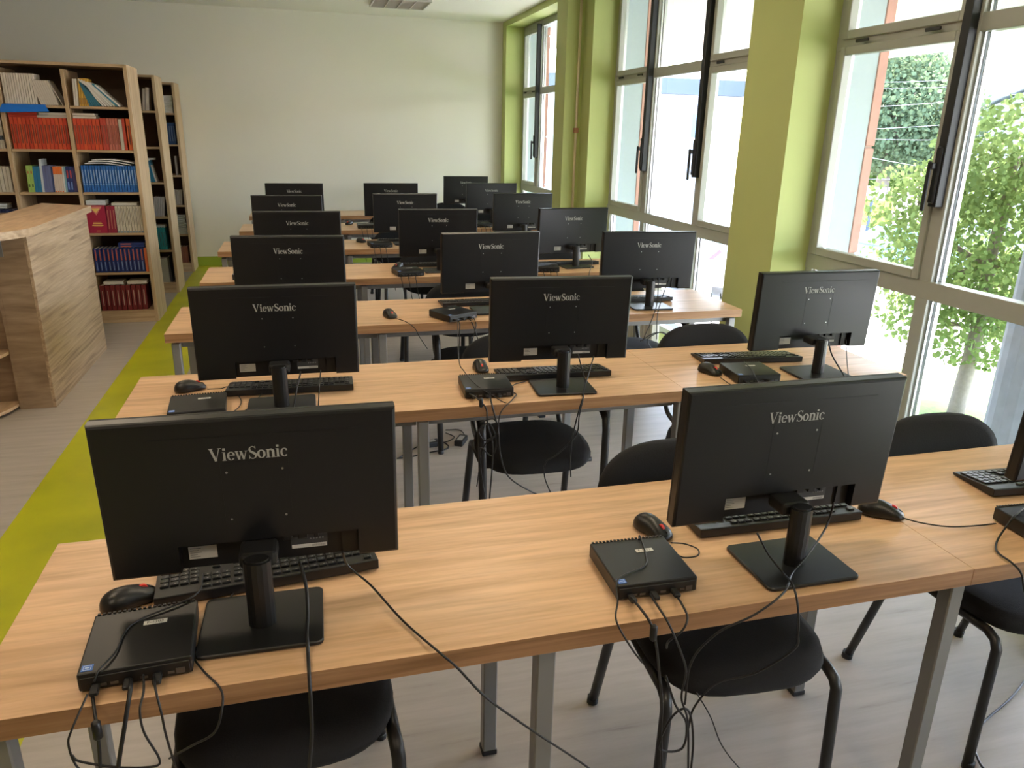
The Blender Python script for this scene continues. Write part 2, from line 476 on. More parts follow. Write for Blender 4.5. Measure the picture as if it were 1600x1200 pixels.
# ceiling lamps that are switched on, over the near half of the room
M_glow = bpy.data.materials.new('lit_diffuser'); M_glow.use_nodes = True
M_glow.node_tree.nodes['Principled BSDF'].inputs['Emission Color'].default_value = (1, .80, .58, 1)
M_glow.node_tree.nodes['Principled BSDF'].inputs['Emission Strength'].default_value = 2.0
for lx, ly, nm in ((-1.3, -.3, 'rear left'), (1.16, -.3, 'rear right'), (-1.3, 2.2, 'middle left'), (1.16, 2.2, 'middle right'), (-1.3, 4.8, 'front left'), (1.16, 4.8, 'front right')):
    t = thing('ceiling_light', 'lit square ceiling light, %s of the six over the near desks' % nm, 'ceiling light', (lx, ly, H), 0, 'lit ceiling lights')
    part('lamp_frame', M_white, t, ((0, -.29, -.016), (.60, .012, .032)), ((0, .29, -.016), (.60, .012, .032)), ((-.295, 0, -.016), (.012, .59, .032)), ((.295, 0, -.016), (.012, .59, .032)))
    part('diffuser', M_glow, t, ((0, 0, -.014), (.57, .57, .012)))
    ld = bpy.data.lights.new('lamp_light', 'AREA'); ld.shape = 'SQUARE'; ld.size = .56; ld.energy = LAMP*(1 if lx < 0 else .8); ld.color = (1, .80, .58)
    lo = bpy.data.objects.new('lamp_light', ld); COL.objects.link(lo); lo.parent = t; lo.location = (0, 0, -.036)

# ceiling lamp
t = thing('ceiling_light', 'rectangular fluorescent ceiling light with mirrored louvre, switched off, above the far desks', 'ceiling light', (1.16, 9.06, H))
part('lamp_frame', M_white, t, ((0, -.29, -.016), (.60, .012, .032)), ((0, .29, -.016), (.60, .012, .032)), ((-.295, 0, -.016), (.012, .59, .032)), ((.295, 0, -.016), (.012, .59, .032)), ((0, 0, -.004), (.6, .59, .008)))
bm = bmn()
for i in range(9): bx(bm, (0, -.24+.06*i, -.02), (.57, .006, .022))
for x in (-.14, 0, .14): bx(bm, (x, 0, -.02), (.01, .57, .024))
build('louvre', bm, M_louv, t)
bm = bmn()
for x in (-.21, -.07, .07, .21): tube(bm, [(x, -.27, -.012), (x, .27, -.012)], .007)
build('lamp_tubes', bm, M_tube_l, t)

# ---------------------------------------------------------------- desks
ROWY = [1.16, 2.44, 3.675, 4.936, 6.225, 7.485, 8.784]
ROWX = [-.588, -.636, -.652, -.639, -.650, -.577, -.56]
DEP, TZ = .58, .75
ROWN = ['nearest', 'second', 'third', 'fourth', 'fifth', 'sixth', 'rearmost']
def make_desk():
    t = thing('computer_desk', 'x', 'desk')
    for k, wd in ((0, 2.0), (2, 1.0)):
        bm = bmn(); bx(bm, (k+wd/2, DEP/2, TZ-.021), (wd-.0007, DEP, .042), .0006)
        o = build('tabletop', bm, [M_desk, M_edge_shade], t)
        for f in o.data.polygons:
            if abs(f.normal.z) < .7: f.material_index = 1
    for i, x in enumerate((.04, 1.0, 2.0, 2.96)):
        for y in (.045, DEP-.08):
            bm = bmn(); bx(bm, (x, y, .351), (.038, .038, .690), .003); l = build('leg', bm, M_steel, t)
            bm = bmn(); bx(bm, (x, y, .008), (.042, .042, .016), .002); build('foot_cap', bm, M_gasket, l)
    for y in (.082, DEP-.11):
        bm = bmn()
        for a, b in ((.06, .98), (1.02, 1.98), (2.02, 2.94)): bx(bm, ((a+b)/2, y, .686), (b-a, .03, .036), .002)
        build('rail', bm, M_steel, t)
    bm = bmn()
    for x in (.04, 1.0, 2.0, 2.96): bx(bm, (x, DEP/2-.017, .686), (.03, DEP-.165, .036), .002)
    build('cross_rail', bm, M_steel, t)
    return t
desk0 = make_desk()
DL = ['nearest long oak-look desk on grey steel legs, cut by the bottom of the photo',
      'second long oak-look desk from the camera, with three screens and a tangle of cables below',
      'third long oak-look desk from the camera, its right end meeting the green pier',
      'fourth long oak-look desk from the camera, grey steel legs',
      'fifth long oak-look desk from the camera, left end opposite the last bookcases',
      'sixth long oak-look desk from the camera, last but one before the wall',
      'rearmost oak-look desk, closest to the cream back wall']
for i in range(7):
    if i == 0:
        d = desk0; KIDS[d.name] = list(d.children_recursive)
    else:
        d = dup(desk0, (0, 0, 0), 0, 'x')
    d['label'] = DL[i]; d['group'] = 'long computer desks'
    d.location = (ROWX[i], ROWY[i], 0)

# ---------------------------------------------------------------- monitor
def arc(cx, cz, rx, rz, a0, a1, n=16): return [(cx+rx*math.cos(math.radians(a0+(a1-a0)*i/n)), cz+rz*math.sin(math.radians(a0+(a1-a0)*i/n))) for i in range(n+1)]
def stroke(bm, pts, ws, y, S, ox, oz):
    """2-D pen stroke with varying width, flat in the xz plane, drawn for a viewer looking along +y"""
    P = [Vector((p[0], p[1])) for p in pts]; n = len(P)
    W = [ws[0]+(ws[1]-ws[0])*i/(n-1) for i in range(n)] if len(ws) == 2 else ws
    L, R_ = [], []
    for i in range(n):
        a = P[max(0, i-1)]; b = P[min(n-1, i+1)]; d = (b-a).normalized(); nn = Vector((-d.y, d.x))
        for arr, s in ((L, 1), (R_, -1)):
            q = P[i]+nn*W[i]/2*s; arr.append(bm.verts.new((ox+q.x*S, y, oz+q.y*S)))
    for i in range(n-1):
        try: bm.faces.new((L[i], L[i+1], R_[i+1], R_[i]))
        except ValueError: pass
def ringw(n, thin, thick, a0, a1):
    return [thin+(thick-thin)*abs(math.cos(math.radians(a0+(a1-a0)*i/n)))**1.3 for i in range(n+1)]
def wordmark(bm, y, S, ox, oz):
    x = 0; T, t = .17, .06
    def st(p, w_): stroke(bm, p, w_, y, S, ox, oz)
    # V
    st([(x+.13, .97), (x+.44, .0)], (T, T*.9)); st([(x+.44, .02), (x+.70, .97)], (t, t)); st([(x, .975), (x+.30, .975)], (.05, .05)); st([(x+.58, .975), (x+.84, .975)], (.05, .05)); x += .86
    def i_(x):
        st([(x+.15, .0), (x+.15, .66)], (T*.9, T*.9)); st([(x+.0, .02), (x+.30, .02)], (.045, .045)); st([(x+.01, .645), (x+.16, .645)], (.045, .045))
        st([(x+.06, .88), (x+.24, .88)], (.17, .17))
    i_(x); x += .34
    def e_(x):
        st(arc(x+.26, .33, .20, .31, 5, 320, 22), ringw(22, .05, .15, 5, 320)); st([(x+.10, .37), (x+.47, .37)], (.045, .045))
    e_(x); x += .53
    # w
    st([(x+.10, .65), (x+.26, .0)], (T*.85, T*.8)); st([(x+.26, .02), (x+.42, .62)], (t, t)); st([(x+.40, .65), (x+.58, .0)], (T*.85, T*.8)); st([(x+.58, .02), (x+.76, .65)], (t, t))
    st([(x, .645), (x+.22, .645)], (.045, .045)); st([(x+.66, .645), (x+.86, .645)], (.045, .045)); st([(x+.30, .645), (x+.48, .645)], (.045, .045)); x += .88
    # S
    sp = arc(x+.31, .73, .20, .22, 35, 180, 10)+[(x+.16, .60), (x+.30, .50), (x+.45, .39)]+arc(x+.30, .25, .22, .235, 15, -150, 12)
    st(smooth2(sp), None)
    st([(x+.50, .72), (x+.50, .98)], (.045, .045)); st([(x+.08, .0), (x+.08, .29)], (.045, .045)); x += .60
    # o
    st(arc(x+.29, .33, .21, .30, 0, 360, 28), ringw(28, .05, .16, 0, 360)); x += .60
    # n
    st([(x+.15, .0), (x+.15, .65)], (T*.9, T*.9)); st([(x+.0, .02), (x+.30, .02)], (.045, .045)); st([(x+.01, .645), (x+.16, .645)], (.045, .045))
    st(arc(x+.33, .44, .17, .19, 165, 0, 10)+[(x+.50, .0)], [.05+.12*min(1, i/8) for i in range(12)]); st([(x+.36, .02), (x+.64, .02)], (.045, .045)); x += .66
    i_(x); x += .34
    # c
    st(arc(x+.26, .33, .20, .31, 45, 320, 20), ringw(20, .05, .15, 45, 320)); st([(x+.36, .53), (x+.46, .53)], (.12, .12)); x += .5
    return x
def smooth2(p): return p
_st = stroke
def stroke(bm, pts, ws, y, S, ox, oz):
    if ws is None:
        n = len(pts); ws = [.07+.12*max(0, 1-abs(i-n*.48)/(n*.24)) for i in range(n)]
    _st(bm, pts, ws, y, S, ox, oz)

MW, MH, MT = .539, .322, .034
TILT = math.radians(2.9)
def make_monitor():
    t = thing('monitor', 'x', 'monitor')
    # local: pole at y=0, camera side is -y, back face bottom at y=PY
    PY = .072
    RX = Matrix.Translation((0, PY, .09)) @ Matrix.Rotation(TILT, 4, 'X')
    x0, x1, nl, nr, nz = -MW/2, MW/2, -.147, .190, .062
    bm = bmn()
    G3 = {}
    for li, (c, yy) in enumerate(((.006, 0), (.0018, .0022), (0, .006), (0, MT-.008))):
        for i, x in enumerate((x0+c, nl, nr, x1-c)):
            for j, z in enumerate((c, nz, MH-c)): G3[li, i, j] = bm.verts.new((x, yy, z))
    for li in (0, 3):
        for i in range(3):
            for j in range(2):
                if (i, j) != (1, 0): bm.faces.new([G3[li, i, j], G3[li, i+1, j], G3[li, i+1, j+1], G3[li, i, j+1]])
    loop = [(0, 0), (1, 0), (1, 1), (2, 1), (2, 0), (3, 0), (3, 1), (3, 2), (2, 2), (1, 2), (0, 2), (0, 1)]
    for li in range(3):
        for k in range(12):
            a, b = loop[k], loop[(k+1) % 12]
            bm.faces.new([G3[(li,)+a], G3[(li,)+b], G3[(li+1,)+b], G3[(li+1,)+a]])
    for v in bm.verts: v.co = RX @ v.co
    hs = build('back_housing', bm, M_black, t)
    # port bay recess behind the housing
    bm = bmn(); bx(bm, ((nl+nr)/2, MT-.0095, nz/2), (nr-nl+.004, .004, nz+.002), 0, 0, RX)
    bay = build('port_bay', bm, M_pocket, t)
    bm = bmn()
    for xx, ww in ((.052, .018), (.082, .018), (.108, .008)): bx(bm, (xx, MT-.017, nz-.010), (ww, .012, .012), .001, 0, RX)
    build('video_socket', bm, M_blackm, bay)
    # dark cavity beside the ports
    bm = bmn(); bx(bm, (.172, MT-.014, .031), (.030, .006, .058), 0, 0, RX); build('side_cavity', bm, M_pocket, bay)
    bm = bmn(); bx(bm, (0, MT-.004, MH/2), (MW, .008, MH), .0015, 0, RX); build('bezel', bm, M_blackm, t)
    bm = bmn(); bx(bm, (0, MT+.0008, MH/2+.006), (MW-.012, .002, MH-.026), 0, 0, RX); build('screen', bm, M_screen, t)
    # vent slits
    bm = bmn()
    for a, b in ((-.178, -.010), (.026, .198)): bx(bm, ((a+b)/2, -.0002, .285), (b-a, .001, .0032), 0, 0, RX)
    build('vent_slit', bm, M_pocket, t)
    bm = bmn(); S = .0262
    wordmark(bm, -.0006, S, .014-3.28*S*1.0, .237)
    for v in bm.verts: v.co = RX @ v.co
    o = build('wordmark', bm, M_letter, t); o['label'] = 'pale serif lettering ViewSonic'
    bm = bmn()
    for sx in (-.056, .066): bx(bm, (sx, -.0001, .165), (.0012, .0008, .135), 0, 0, RX)
    bx(bm, (.005, -.0001, .2325), (.122, .0008, .0010), 0, 0, RX)
    build('mount_cover_seam', bm, M_pocket, t)
    for sx in (-.045, .055):
        for sz in (.112, .212):
            bm = bmn(); bmesh.ops.create_cone(bm, cap_ends=True, segments=10, radius1=.0022, radius2=.0022, depth=.001,
                                              matrix=RX @ Matrix.Translation((sx, -.0005, sz)) @ Matrix.Rotation(PI/2, 4, 'X'))
            build('screw', bm, M_screw, t)
    # stickers in the bay
    yb = MT-.0122
    bm = bmn(); bx(bm, (-.108, yb, .032), (.052, .0006, .028), 0, 0, RX)
    s = build('sticker', bm, M_white, t)
    bm = bmn()
    for i, L_ in enumerate((.020, .016, .021, .013, .018)): bx(bm, (-.131+L_/2, yb-.0006, .042-.0047*i), (L_, .0004, .0011), 0, 0, RX)
    build('sticker_print', bm, M_printed, s)
    bm = bmn(); bx(bm, (.093, yb, .036), (.072, .0006, .036), 0, 0, RX); s = build('sticker', bm, plain('dark_sticker', (.05, .05, .052), .6), t)
    s['label'] = 'dark rating label with a white barcode strip'
    bm = bmn(); bx(bm, (.093, yb-.0006, .023), (.068, .0004, .008), 0, 0, RX); build('barcode_strip', bm, M_white, s)
    bm = bmn()
    for i in range(16): bx(bm, (.098+.0017*i, yb-.0010, .023), (.0007, .0003, .0045), 0, 0, RX)
    for i in range(5): bx(bm, (.096+.006*i, yb-.0006, .039), (.0035, .0004, .0035), 0, 0, RX)
    build('sticker_print', bm, M_letter if False else M_printed, s)
    # neck and base
    bm = bmn()
    prism(bm, [(.0255*math.cos(a*PI/8), .020*math.sin(a*PI/8)) for a in range(16)], .008, .150, 'z')
    bmesh.ops.bevel(bm, geom=[e for e in bm.edges if all(v.co.z > .149 for v in e.verts)], offset=.004, segments=2, affect='EDGES')
    build('stand_neck', bm, M_gloss, t)
    bm = bmn(); bx(bm, (0, .048, .134), (.070, .062, .030), .008, 0, None, 2); build('hinge_block', bm, M_blackm, t)
    bm = bmn()
    R_, pts = .012, []
    for cx_, cy_, a in ((.113-R_, .103-R_, 0), (-.113+R_, .103-R_, 90), (-.113+R_, -.082+R_, 180), (.113-R_, -.082+R_, 270)):
        for k in range(4): pts.append((cx_+R_*math.cos(math.radians(a+30*k)), cy_+R_*math.sin(math.radians(a+30*k))))
    prism(bm, pts, .003, .010, 'z')
    bmesh.ops.bevel(bm, geom=[e for e in bm.edges if all(v.co.z > .009 for v in e.verts)], offset=.002, segments=1, affect='EDGES')
    build('stand_base', bm, M_gloss, t)
    bm = bmn(); bx(bm, (0, .01, .0015), (.20, .16, .003)); build('base_pad', bm, M_gasket, t)
    return t, PY
mon0, PY = make_monitor()

# (row, seat): back-face bottom centre x, y and turn
MON = {(0, 0): (-.122, 1.386, -1.1), (0, 1): (1.016, 1.338, -.2), (0, 2): (1.985, 1.345, -3),
       (1, 0): (-.109, 2.629, -.5), (1, 1): (.912, 2.630, -4.2), (1, 2): (1.991, 2.590, -.9),
       (2, 0): (-.077, 3.906, -4.5), (2, 1): (.959, 3.943, 1.6), (2, 2): (1.849, 3.887, -4.6),
       (3, 0): (-.033, 5.108, -2.1), (3, 1): (.894, 5.206, -1.5), (3, 2): (1.884, 5.240, 5.0),
       (4, 0): (-.112, 6.365, 0), (4, 1): (.844, 6.548, 0), (4, 2): (1.888, 6.588, 0),
       (5, 0): (-.060, 7.797, 0), (5, 1): (.874, 7.867, 0), (5, 2): (1.928, 7.933, 0),
       (6, 2): (1.917, 9.193, 0)}
def seatname(r, s):
    side = ['left', 'middle', 'window-side'][s]
    return '%s seat, %s desk row' % (side, ROWN[r])
first = True
for (r, s), (x, y, a) in MON.items():
    a = math.radians(a)
    loc = (x+math.sin(a)*PY, y-math.cos(a)*PY, TZ)
    extra = ', cut by photo edge' if (r, s) == (0, 2) else ''
    lab = 'black flat monitor seen from behind, %s%s' % (seatname(r, s), extra)
    if first:
        KIDS[mon0.name] = list(mon0.children_recursive)
        mon0.location = loc; mon0.rotation_euler = (0, 0, a); mon0['label'] = lab; mon0['group'] = 'monitors on the desks'; first = False
    else:
        dup(mon0, loc, a, lab, 'monitors on the desks')

# ---------------------------------------------------------------- mini computers
def text_mesh(s, size, name):
    c = bpy.data.curves.new(name, 'FONT'); c.body = s; c.size = size; c.align_x = 'CENTER'; c.align_y = 'CENTER'; c.resolution_u = 2
    o = bpy.data.objects.new(name, c); COL.objects.link(o)
    dg = bpy.context.evaluated_depsgraph_get(); dg.update()
    me = bpy.data.meshes.new_from_object(o.evaluated_get(dg)); bpy.data.objects.remove(o); bpy.data.curves.remove(c)
    me.name = name
    return me
def make_pc(txt):
    t = thing('mini_computer', 'x', 'computer')
    W = .179; h = .0345
    bm = bmn(); bx(bm, (0, 0, .003+h/2), (W, W-.004, h-.001), .003, 0, None, 2); build('case', bm, M_gloss, t)
    bm = bmn(); bx(bm, (0, -W/2+.004, .003+h/2-.002), (W-.008, .008, h-.010), .001); io = build('port_panel', bm, M_pocket, t)
    bm = bmn()
    for x, w_ in ((-.052, .012), (-.034, .012), (.012, .012), (.055, .010)): bx(bm, (x, -W/2-.0002, .013), (w_, .002, .005))
    build('port', bm, M_port, io)
    bm = bmn(); bx(bm, (.070, -W/2-.0002, .014), (.014, .002, .011)); build('network_port', bm, M_port, io)
    bm = bmn()
    for i in range(20): bx(bm, (-.082+.00865*i, W/2-.0035, .003+h+.0003), (.0052, .005, .0022))
    build('vent_row', bm, M_pocket, t)
    for x in (-.07, .07):
        bm = bmn(); bx(bm, (x, 0, .0015), (.012, .14, .003)); build('rubber_foot', bm, M_gasket, t)
    bm = bmn(); bx(bm, (.020, .034, .003+h), (.040, .012, .0007)); s = build('name_tag', bm, M_white, t)
    me = text_mesh(txt, .0105, 'tag_text'); me.materials.append(M_gasket)
    o = bpy.data.objects.new('tag_text', me); COL.objects.link(o); o.parent = s; o.location = (.020, .034, .0381)
    bm = bmn(); bx(bm, (-.075, -.072, .003+h), (.018, .016, .0007), 0, 0); s = build('processor_sticker', bm, M_blue, t); s['label'] = 'square blue processor sticker'
    bm = bmn()
    for c, q in (((-.075, -.0665), (.012, .0009)), ((-.075, -.0775), (.012, .0009)), ((-.0808, -.072), (.0009, .011)), ((-.0692, -.072), (.0009, .011)), ((-.075, -.072), (.007, .003))):
        bx(bm, (c[0], c[1], .0379), (q[0], q[1], .0003))
    build('sticker_print', bm, M_bluel, s)
    for x in (-.062, -.012, .034):
        bm = bmn(); bx(bm, (x, -W/2-.012, .014), (.014, .026, .009), .002); build('plug', bm, M_blackm, t)
    return t
pcA = make_pc('F-1303'); KIDS[pcA.name] = list(pcA.children_recursive)
PCS = {(0, 0): (-.330, 1.287, 3), (0, 1): (.666, 1.316, -1.6), (0, 2): (1.735, 1.250, -3), (1, 0): (-.379, 2.571, 4), (1, 1): (.616, 2.597, -3),
       (1, 2): (1.691, 2.545, -5), (2, 0): (-.36, 3.84, 0), (2, 1): (.718, 3.769, 27), (2, 2): (1.56, 3.83, 5), (3, 0): (-.36, 5.08, 0), (3, 1): (.655, 5.045, 8), (3, 2): (1.63, 5.07, -12),
       (4, 1): (.60, 6.36, 6), (4, 2): (1.62, 6.40, 0), (5, 1): (.60, 7.66, 0), (5, 2): (1.77, 7.67, 0), (6, 2): (1.65, 8.95, 0)}
for i, ((r, s), (x, y, a)) in enumerate(PCS.items()):
    lab = 'flat square black computer with cables, %s' % seatname(r, s)
    loc = (x, y, TZ)
    if i == 0: pc = pcA; pc.location = loc; pc.rotation_euler = (0, 0, math.radians(a)); pc['label'] = lab; pc['group'] = 'mini computers'
    else: dup(pcA, loc, math.radians(a), lab, 'mini computers')

# ---------------------------------------------------------------- keyboards
def make_keyboard():
    """the typing side faces +y (away from the camera): numeric pad at -x"""
    t = thing('keyboard', 'x', 'keyboard')
    W, D = .447, .150
    bm = bmn()
    prism(bm, [(-D/2, .004), (-D/2+.012, .002), (D/2-.004, .002), (D/2, .006), (D/2, .0095), (-D/2+.001, .026), (-D/2, .024)], -W/2, W/2, 'x')
    bmesh.ops.recalc_face_normals(bm, faces=bm.faces)
    bmesh.ops.bevel(bm, geom=list(bm.edges), offset=.0012, segments=1, affect='EDGES')
    build('keyboard_case', bm, M_keyl, t)
    K = .0190
    ang = math.atan2(-.0165, D)
    def keys(name, x0, cols, rows, extra=()):
        bm = bmn()
        lst = [(c, r, 1) for c in range(cols) for r in rows]+list(extra)
        for c, r, wd in lst:
            x = x0+(c+wd/2)*K; y = -D/2+.0165+r*K+ (K*.5 if r else 0)
            z = .0275-(y+D/2)*.110
            Mx = Matrix.Translation((x, y+.004, z)) @ Matrix.Rotation(-.11, 4, 'X')
            bx(bm, (0, 0, 0), (K*wd-.0028, K-.0028 if r else K*.72, .005), .0012, 0, Mx)
        kb_ = build(name, bm, M_key, t)
        bm = bmn()
        for c, r, wd in lst:
            if wd > 2: continue
            x = x0+(c+wd/2)*K; y = -D/2+.0165+r*K+(K*.5 if r else 0); z = .0275-(y+D/2)*.110
            Mx = Matrix.Translation((x, y+.004, z)) @ Matrix.Rotation(-.11, 4, 'X')
            bx(bm, (.002, -.0025, .0027), (.0034, .0022, .0002), 0, 0, Mx)
        build('key_legends', bm, M_letter, kb_)
    # mirrored left-right because the typist sits on the far side
    keys('number_pad', -W/2+.008, 4, (1, 2, 3, 4, 5))
    keys('navigation_keys', -W/2+.008+4.25*K, 3, (0, 1, 2))
    keys('arrow_keys', -W/2+.008+4.25*K, 3, (5,), [(1, 4, 1)])
    keys('letter_keys', -W/2+.008+7.5*K, 15, (1, 2, 3, 4), [(0, 5, 1.5), (1.5, 5, 1.25), (2.75, 5, 1.25), (4, 5, 6.2), (10.2, 5, 1.25), (11.5, 5, 1.2), (12.7, 5, 1), (13.7, 5, 1.3)])
    keys('function_keys', -W/2+.008+7.5*K, 12, (0,))
    keys('escape_key', -W/2+.008+21.5*K, 1, (0,))
    bm = bmn()
    for x in (-.19, .19): bx(bm, (x, -D/2+.022, .0035), (.022, .012, .007), .001)
    build('fold_out_foot', bm, M_blackm, t)
    return t
kb0 = make_keyboard(); KIDS[kb0.name] = list(kb0.children_recursive)
KBS = {(0, 0): (-.118, 1.515, 6), (0, 1): (1.092, 1.492, -1), (0, 2): (1.985, 1.50, -4), (1, 0): (-.080, 2.775, -2), (1, 1): (.925, 2.745, -2),
       (1, 2): (1.825, 2.785, -6), (2, 0): (-.08, 4.08, 0), (2, 1): (.93, 4.085, 1), (2, 2): (1.83, 4.02, 0), (3, 1): (.86, 5.38, 0), (3, 2): (1.87, 5.30, 3), (3, 0): (-.05, 5.3, 0),
       (4, 1): (.84, 6.69, 0), (4, 2): (1.86, 6.70, 0), (5, 1): (.87, 7.97, 0), (5, 2): (1.93, 8.0, 0)}
for i, ((r, s), (x, y, a)) in enumerate(KBS.items()):
    lab = 'black full-size keyboard lying behind its monitor, %s' % seatname(r, s)
    if i == 0: kb0.location = (x, y, TZ); kb0.rotation_euler = (0, 0, math.radians(a)); kb0['label'] = lab; kb0['group'] = 'keyboards'
    else: dup(kb0, (x, y, TZ), math.radians(a), lab, 'keyboards')

# ---------------------------------------------------------------- mice
def make_mouse():
    t = thing('computer_mouse', 'x', 'mouse')
    bm = bmn(); bmesh.ops.create_uvsphere(bm, u_segments=28, v_segments=16, radius=1)
    for v in bm.verts:
        x, y, z = v.co
        L, Wd = .055, .0315
        hh = .036*(1-.22*(y+.15)) if z > 0 else .004
        # squarer front (+y), fuller rear
        k = (abs(x)**2.6+abs(y)**2.6)**(1/2.6) if (x or y) else 0
        rr = math.hypot(x, y)
        if k > 1e-6: x, y = x*rr/k, y*rr/k
        pinch = 1-.16*math.exp(-((y-.1)/.4)**2)
        v.co = Vector((x*Wd*pinch, y*L, .006+max(0, z)**.8*hh*(1-.25*max(0, y)) + min(0, z)*.005))
    build('mouse_body', bm, M_gloss, t, sm=True)
    bm = bmn(); bx(bm, (0, .024, .0335), (.0012, .046, .003)); 
    for v in bm.verts: v.co.z -= max(0, (v.co.y-.0))*.32-.0022
    build('button_gap', bm, M_pocket, t)
    bm = bmn(); bmesh.ops.create_cone(bm, cap_ends=True, segments=18, radius1=.0105, radius2=.0105, depth=.0065, matrix=Matrix.Translation((0, .026, .0235)) @ Matrix.Rotation(PI/2, 4, 'Y'))
    build('scroll_wheel', bm, M_red, t, sm=False)['label'] = 'red scroll wheel'
    return t
mo0 = make_mouse(); KIDS[mo0.name] = list(mo0.children_recursive)
MICE = [((0, 0), -.383, 1.452, -62, 'half hidden behind the left mini computer'), ((0, 1), .770, 1.478, -160, 'behind the corner of the middle mini computer'),
        ((0, 2), 1.385, 1.428, -128, 'right of the middle keyboard, cord running to the right edge'), ((1, 0), -.434, 2.816, -68, ''), ((1, 1), .656, 2.850, 178, ''), ((1, 2), 1.561, 2.625, -160, ''),
        ((2, 1), .402, 3.838, -165, 'out on the open tabletop'), ((3, 1), .62, 5.29, 150, ''), ((4, 1), .47, 6.62, -150, ''), ((5, 1), .45, 7.93, 150, ''), ((2, 2), 1.45, 3.98, 180, '')]
for i, ((r, s), x, y, a, ex) in enumerate(MICE):
    lab = 'black wired mouse with red wheel, %s%s' % (seatname(r, s), (' '+ex) if ex else '')
    lab = ' '.join(lab.split()[:16])
    if i == 0: mo0.location = (x, y, TZ); mo0.rotation_euler = (0, 0, math.radians(a)); mo0['label'] = lab; mo0['group'] = 'wired mice'
    else: dup(mo0, (x, y, TZ), math.radians(a), lab, 'wired mice')

# ---------------------------------------------------------------- chairs (the sitter faces the camera)
def rounded(w_, d, e=3.2, n=36):
    out = []
    for i in range(n):
        a = 2*PI*i/n; c, s = math.cos(a), math.sin(a)
        out.append((w_/2*abs(c)**(2/e)*(1 if c >= 0 else -1), d/2*abs(s)**(2/e)*(1 if s >= 0 else -1)))
    return out
def cushion(poly, thick, edge, M_):
    """pillow made from scaled copies of an outline"""
    bm = bmn(); prof = [(.90, 0), (1.0-edge*.3, thick*.12), (1.0, thick*.45), (1-edge*.3, thick*.8), (.88, thick*.96), (.6, thick)]
    rings = [[bm.verts.new(M_(p[0]*k, p[1]*k, z)) for p in poly] for k, z in prof]
    n = len(poly)
    for a, b in zip(rings, rings[1:]):
        for i in range(n): bm.faces.new((a[i], a[(i+1) % n], b[(i+1) % n], b[i]))
    bm.faces.new(rings[0][::-1]); bm.faces.new(rings[-1])
    return bm
def make_chair(arms, label):
    t = thing('office_chair', label, 'chair')
    # seat front edge near y=0 (towards camera), back at y=+.50
    def seatM(x, y, z):
        f = 1-.10*max(0, y/.225)
        return Vector((x*f, .225+y, .425+z-.020*max(0, (-y-.12)/.1)))
    build('seat', cushion(rounded(.465, .445, 3.4), .052, .10, seatM), M_fabric, t, sm=True)
    def backM(x, y, z):
        yy = .532+.10*(y+.17)+.030*(1-(x/.26)**2)-z
        return Vector((x, yy, .665+y))
    bk = rounded(.500, .335, 2.7)
    bk = [(x*(1-.10*max(0, -y/.17)), y) for x, y in bk]
    build('backrest', cushion(bk, .042, .06, backM), M_fabric, t, sm=True)
    for s in (-1, 1):
        x = s*.217
        bm = bmn()
        if arms:
            tube(bm, [(x*1.08, -.03, .0), (x*1.1, -.015, .30), (x*1.12, -.005, .585), (x*1.12, .006, .625), (x*1.12, .045, .645), (x*1.12, .30, .645), (x*1.1, .42, .63)], .016, 10, 0, .012)
        else:
            tube(bm, [(x*1.06, .012, .0), (x*1.04, .016, .20), (x*1.02, .020, .385), (x*1.01, .032, .408), (x, .06, .418), (x, .16, .418)], .0155, 10, 0, .012)
        l = build('leg', bm, M_tube, t)
        bm = bmn(); tube(bm, [((x*1.08 if arms else x*1.04), (-.03 if arms else .01), 0), ((x*1.08 if arms else x*1.04), (-.03 if arms else .01), .022)], .0155, 10); build('foot_cap', bm, M_gasket, l)
        bm = bmn(); tube(bm, [(x*1.08, .50, .0), (x*1.04, .445, .20), (x, .395, .385), (x, .375, .408), (x, .34, .418), (x, .16, .418)], .0155, 10, 0, .012)
        l = build('leg', bm, M_tube, t)
        bm = bmn(); tube(bm, [(x*1.08, .50, 0), (x*1.08, .497, .022)], .0175, 10); build('foot_cap', bm, M_gasket, l)
        bm = bmn(); tube(bm, smooth([(x*.9, .30, .414), (x*.9, .45, .425), (x*.9, .510, .48), (x*.9, .540, .62), (x*.9, .555, .74)], 5), .011, 8, 0)
        build('back_support', bm, M_tube, t)
        if arms:
            bm = bmn(); bx(bm, (x*1.12, .19, .662), (.042, .25, .022), .009, 0, None, 2); build('armrest', bm, M_blackm, t)
    bm = bmn()
    for y in (.10, .34): tube(bm, [(-.225, y, .418), (.225, y, .418)], .010, 8)
    build('seat_frame', bm, M_tube, t)
    return t
chA = make_chair(False, 'x'); KIDS[chA.name] = list(chA.children_recursive)
chB = make_chair(True, 'x'); KIDS[chB.name] = list(chB.children_recursive)
CH = [(0, 0, -.095, 1.275, 2, 0), (0, 1, .968, 1.255, -4, 0), (0, 2, 1.930, 1.270, 1, 0),
      (1, 0, -.13, 2.60, 0, 0), (1, 1, .835, 2.535, -3, 1), (1, 2, 1.80, 2.53, 2, 1),
      (2, 0, -.08, 3.80, 2, 0), (2, 1, .88, 3.77, -2, 1), (2, 2, 1.84, 3.78, 3, 1),
      (3, 0, -.05, 5.06, 0, 0), (3, 1, .86, 5.03, -4, 0), (3, 2, 1.85, 5.05, 4, 0),
      (4, 0, -.08, 6.32, 0, 0), (4, 1, .86, 6.32, 3, 0), (4, 2, 1.88, 6.32, 0, 0),
      (5, 0, -.05, 7.60, 0, 0), (5, 1, .90, 7.60, 0, 0), (5, 2, 1.9, 7.60, 0, 0), (6, 2, 1.75, 8.9, 0, 0)]
usedA = usedB = False
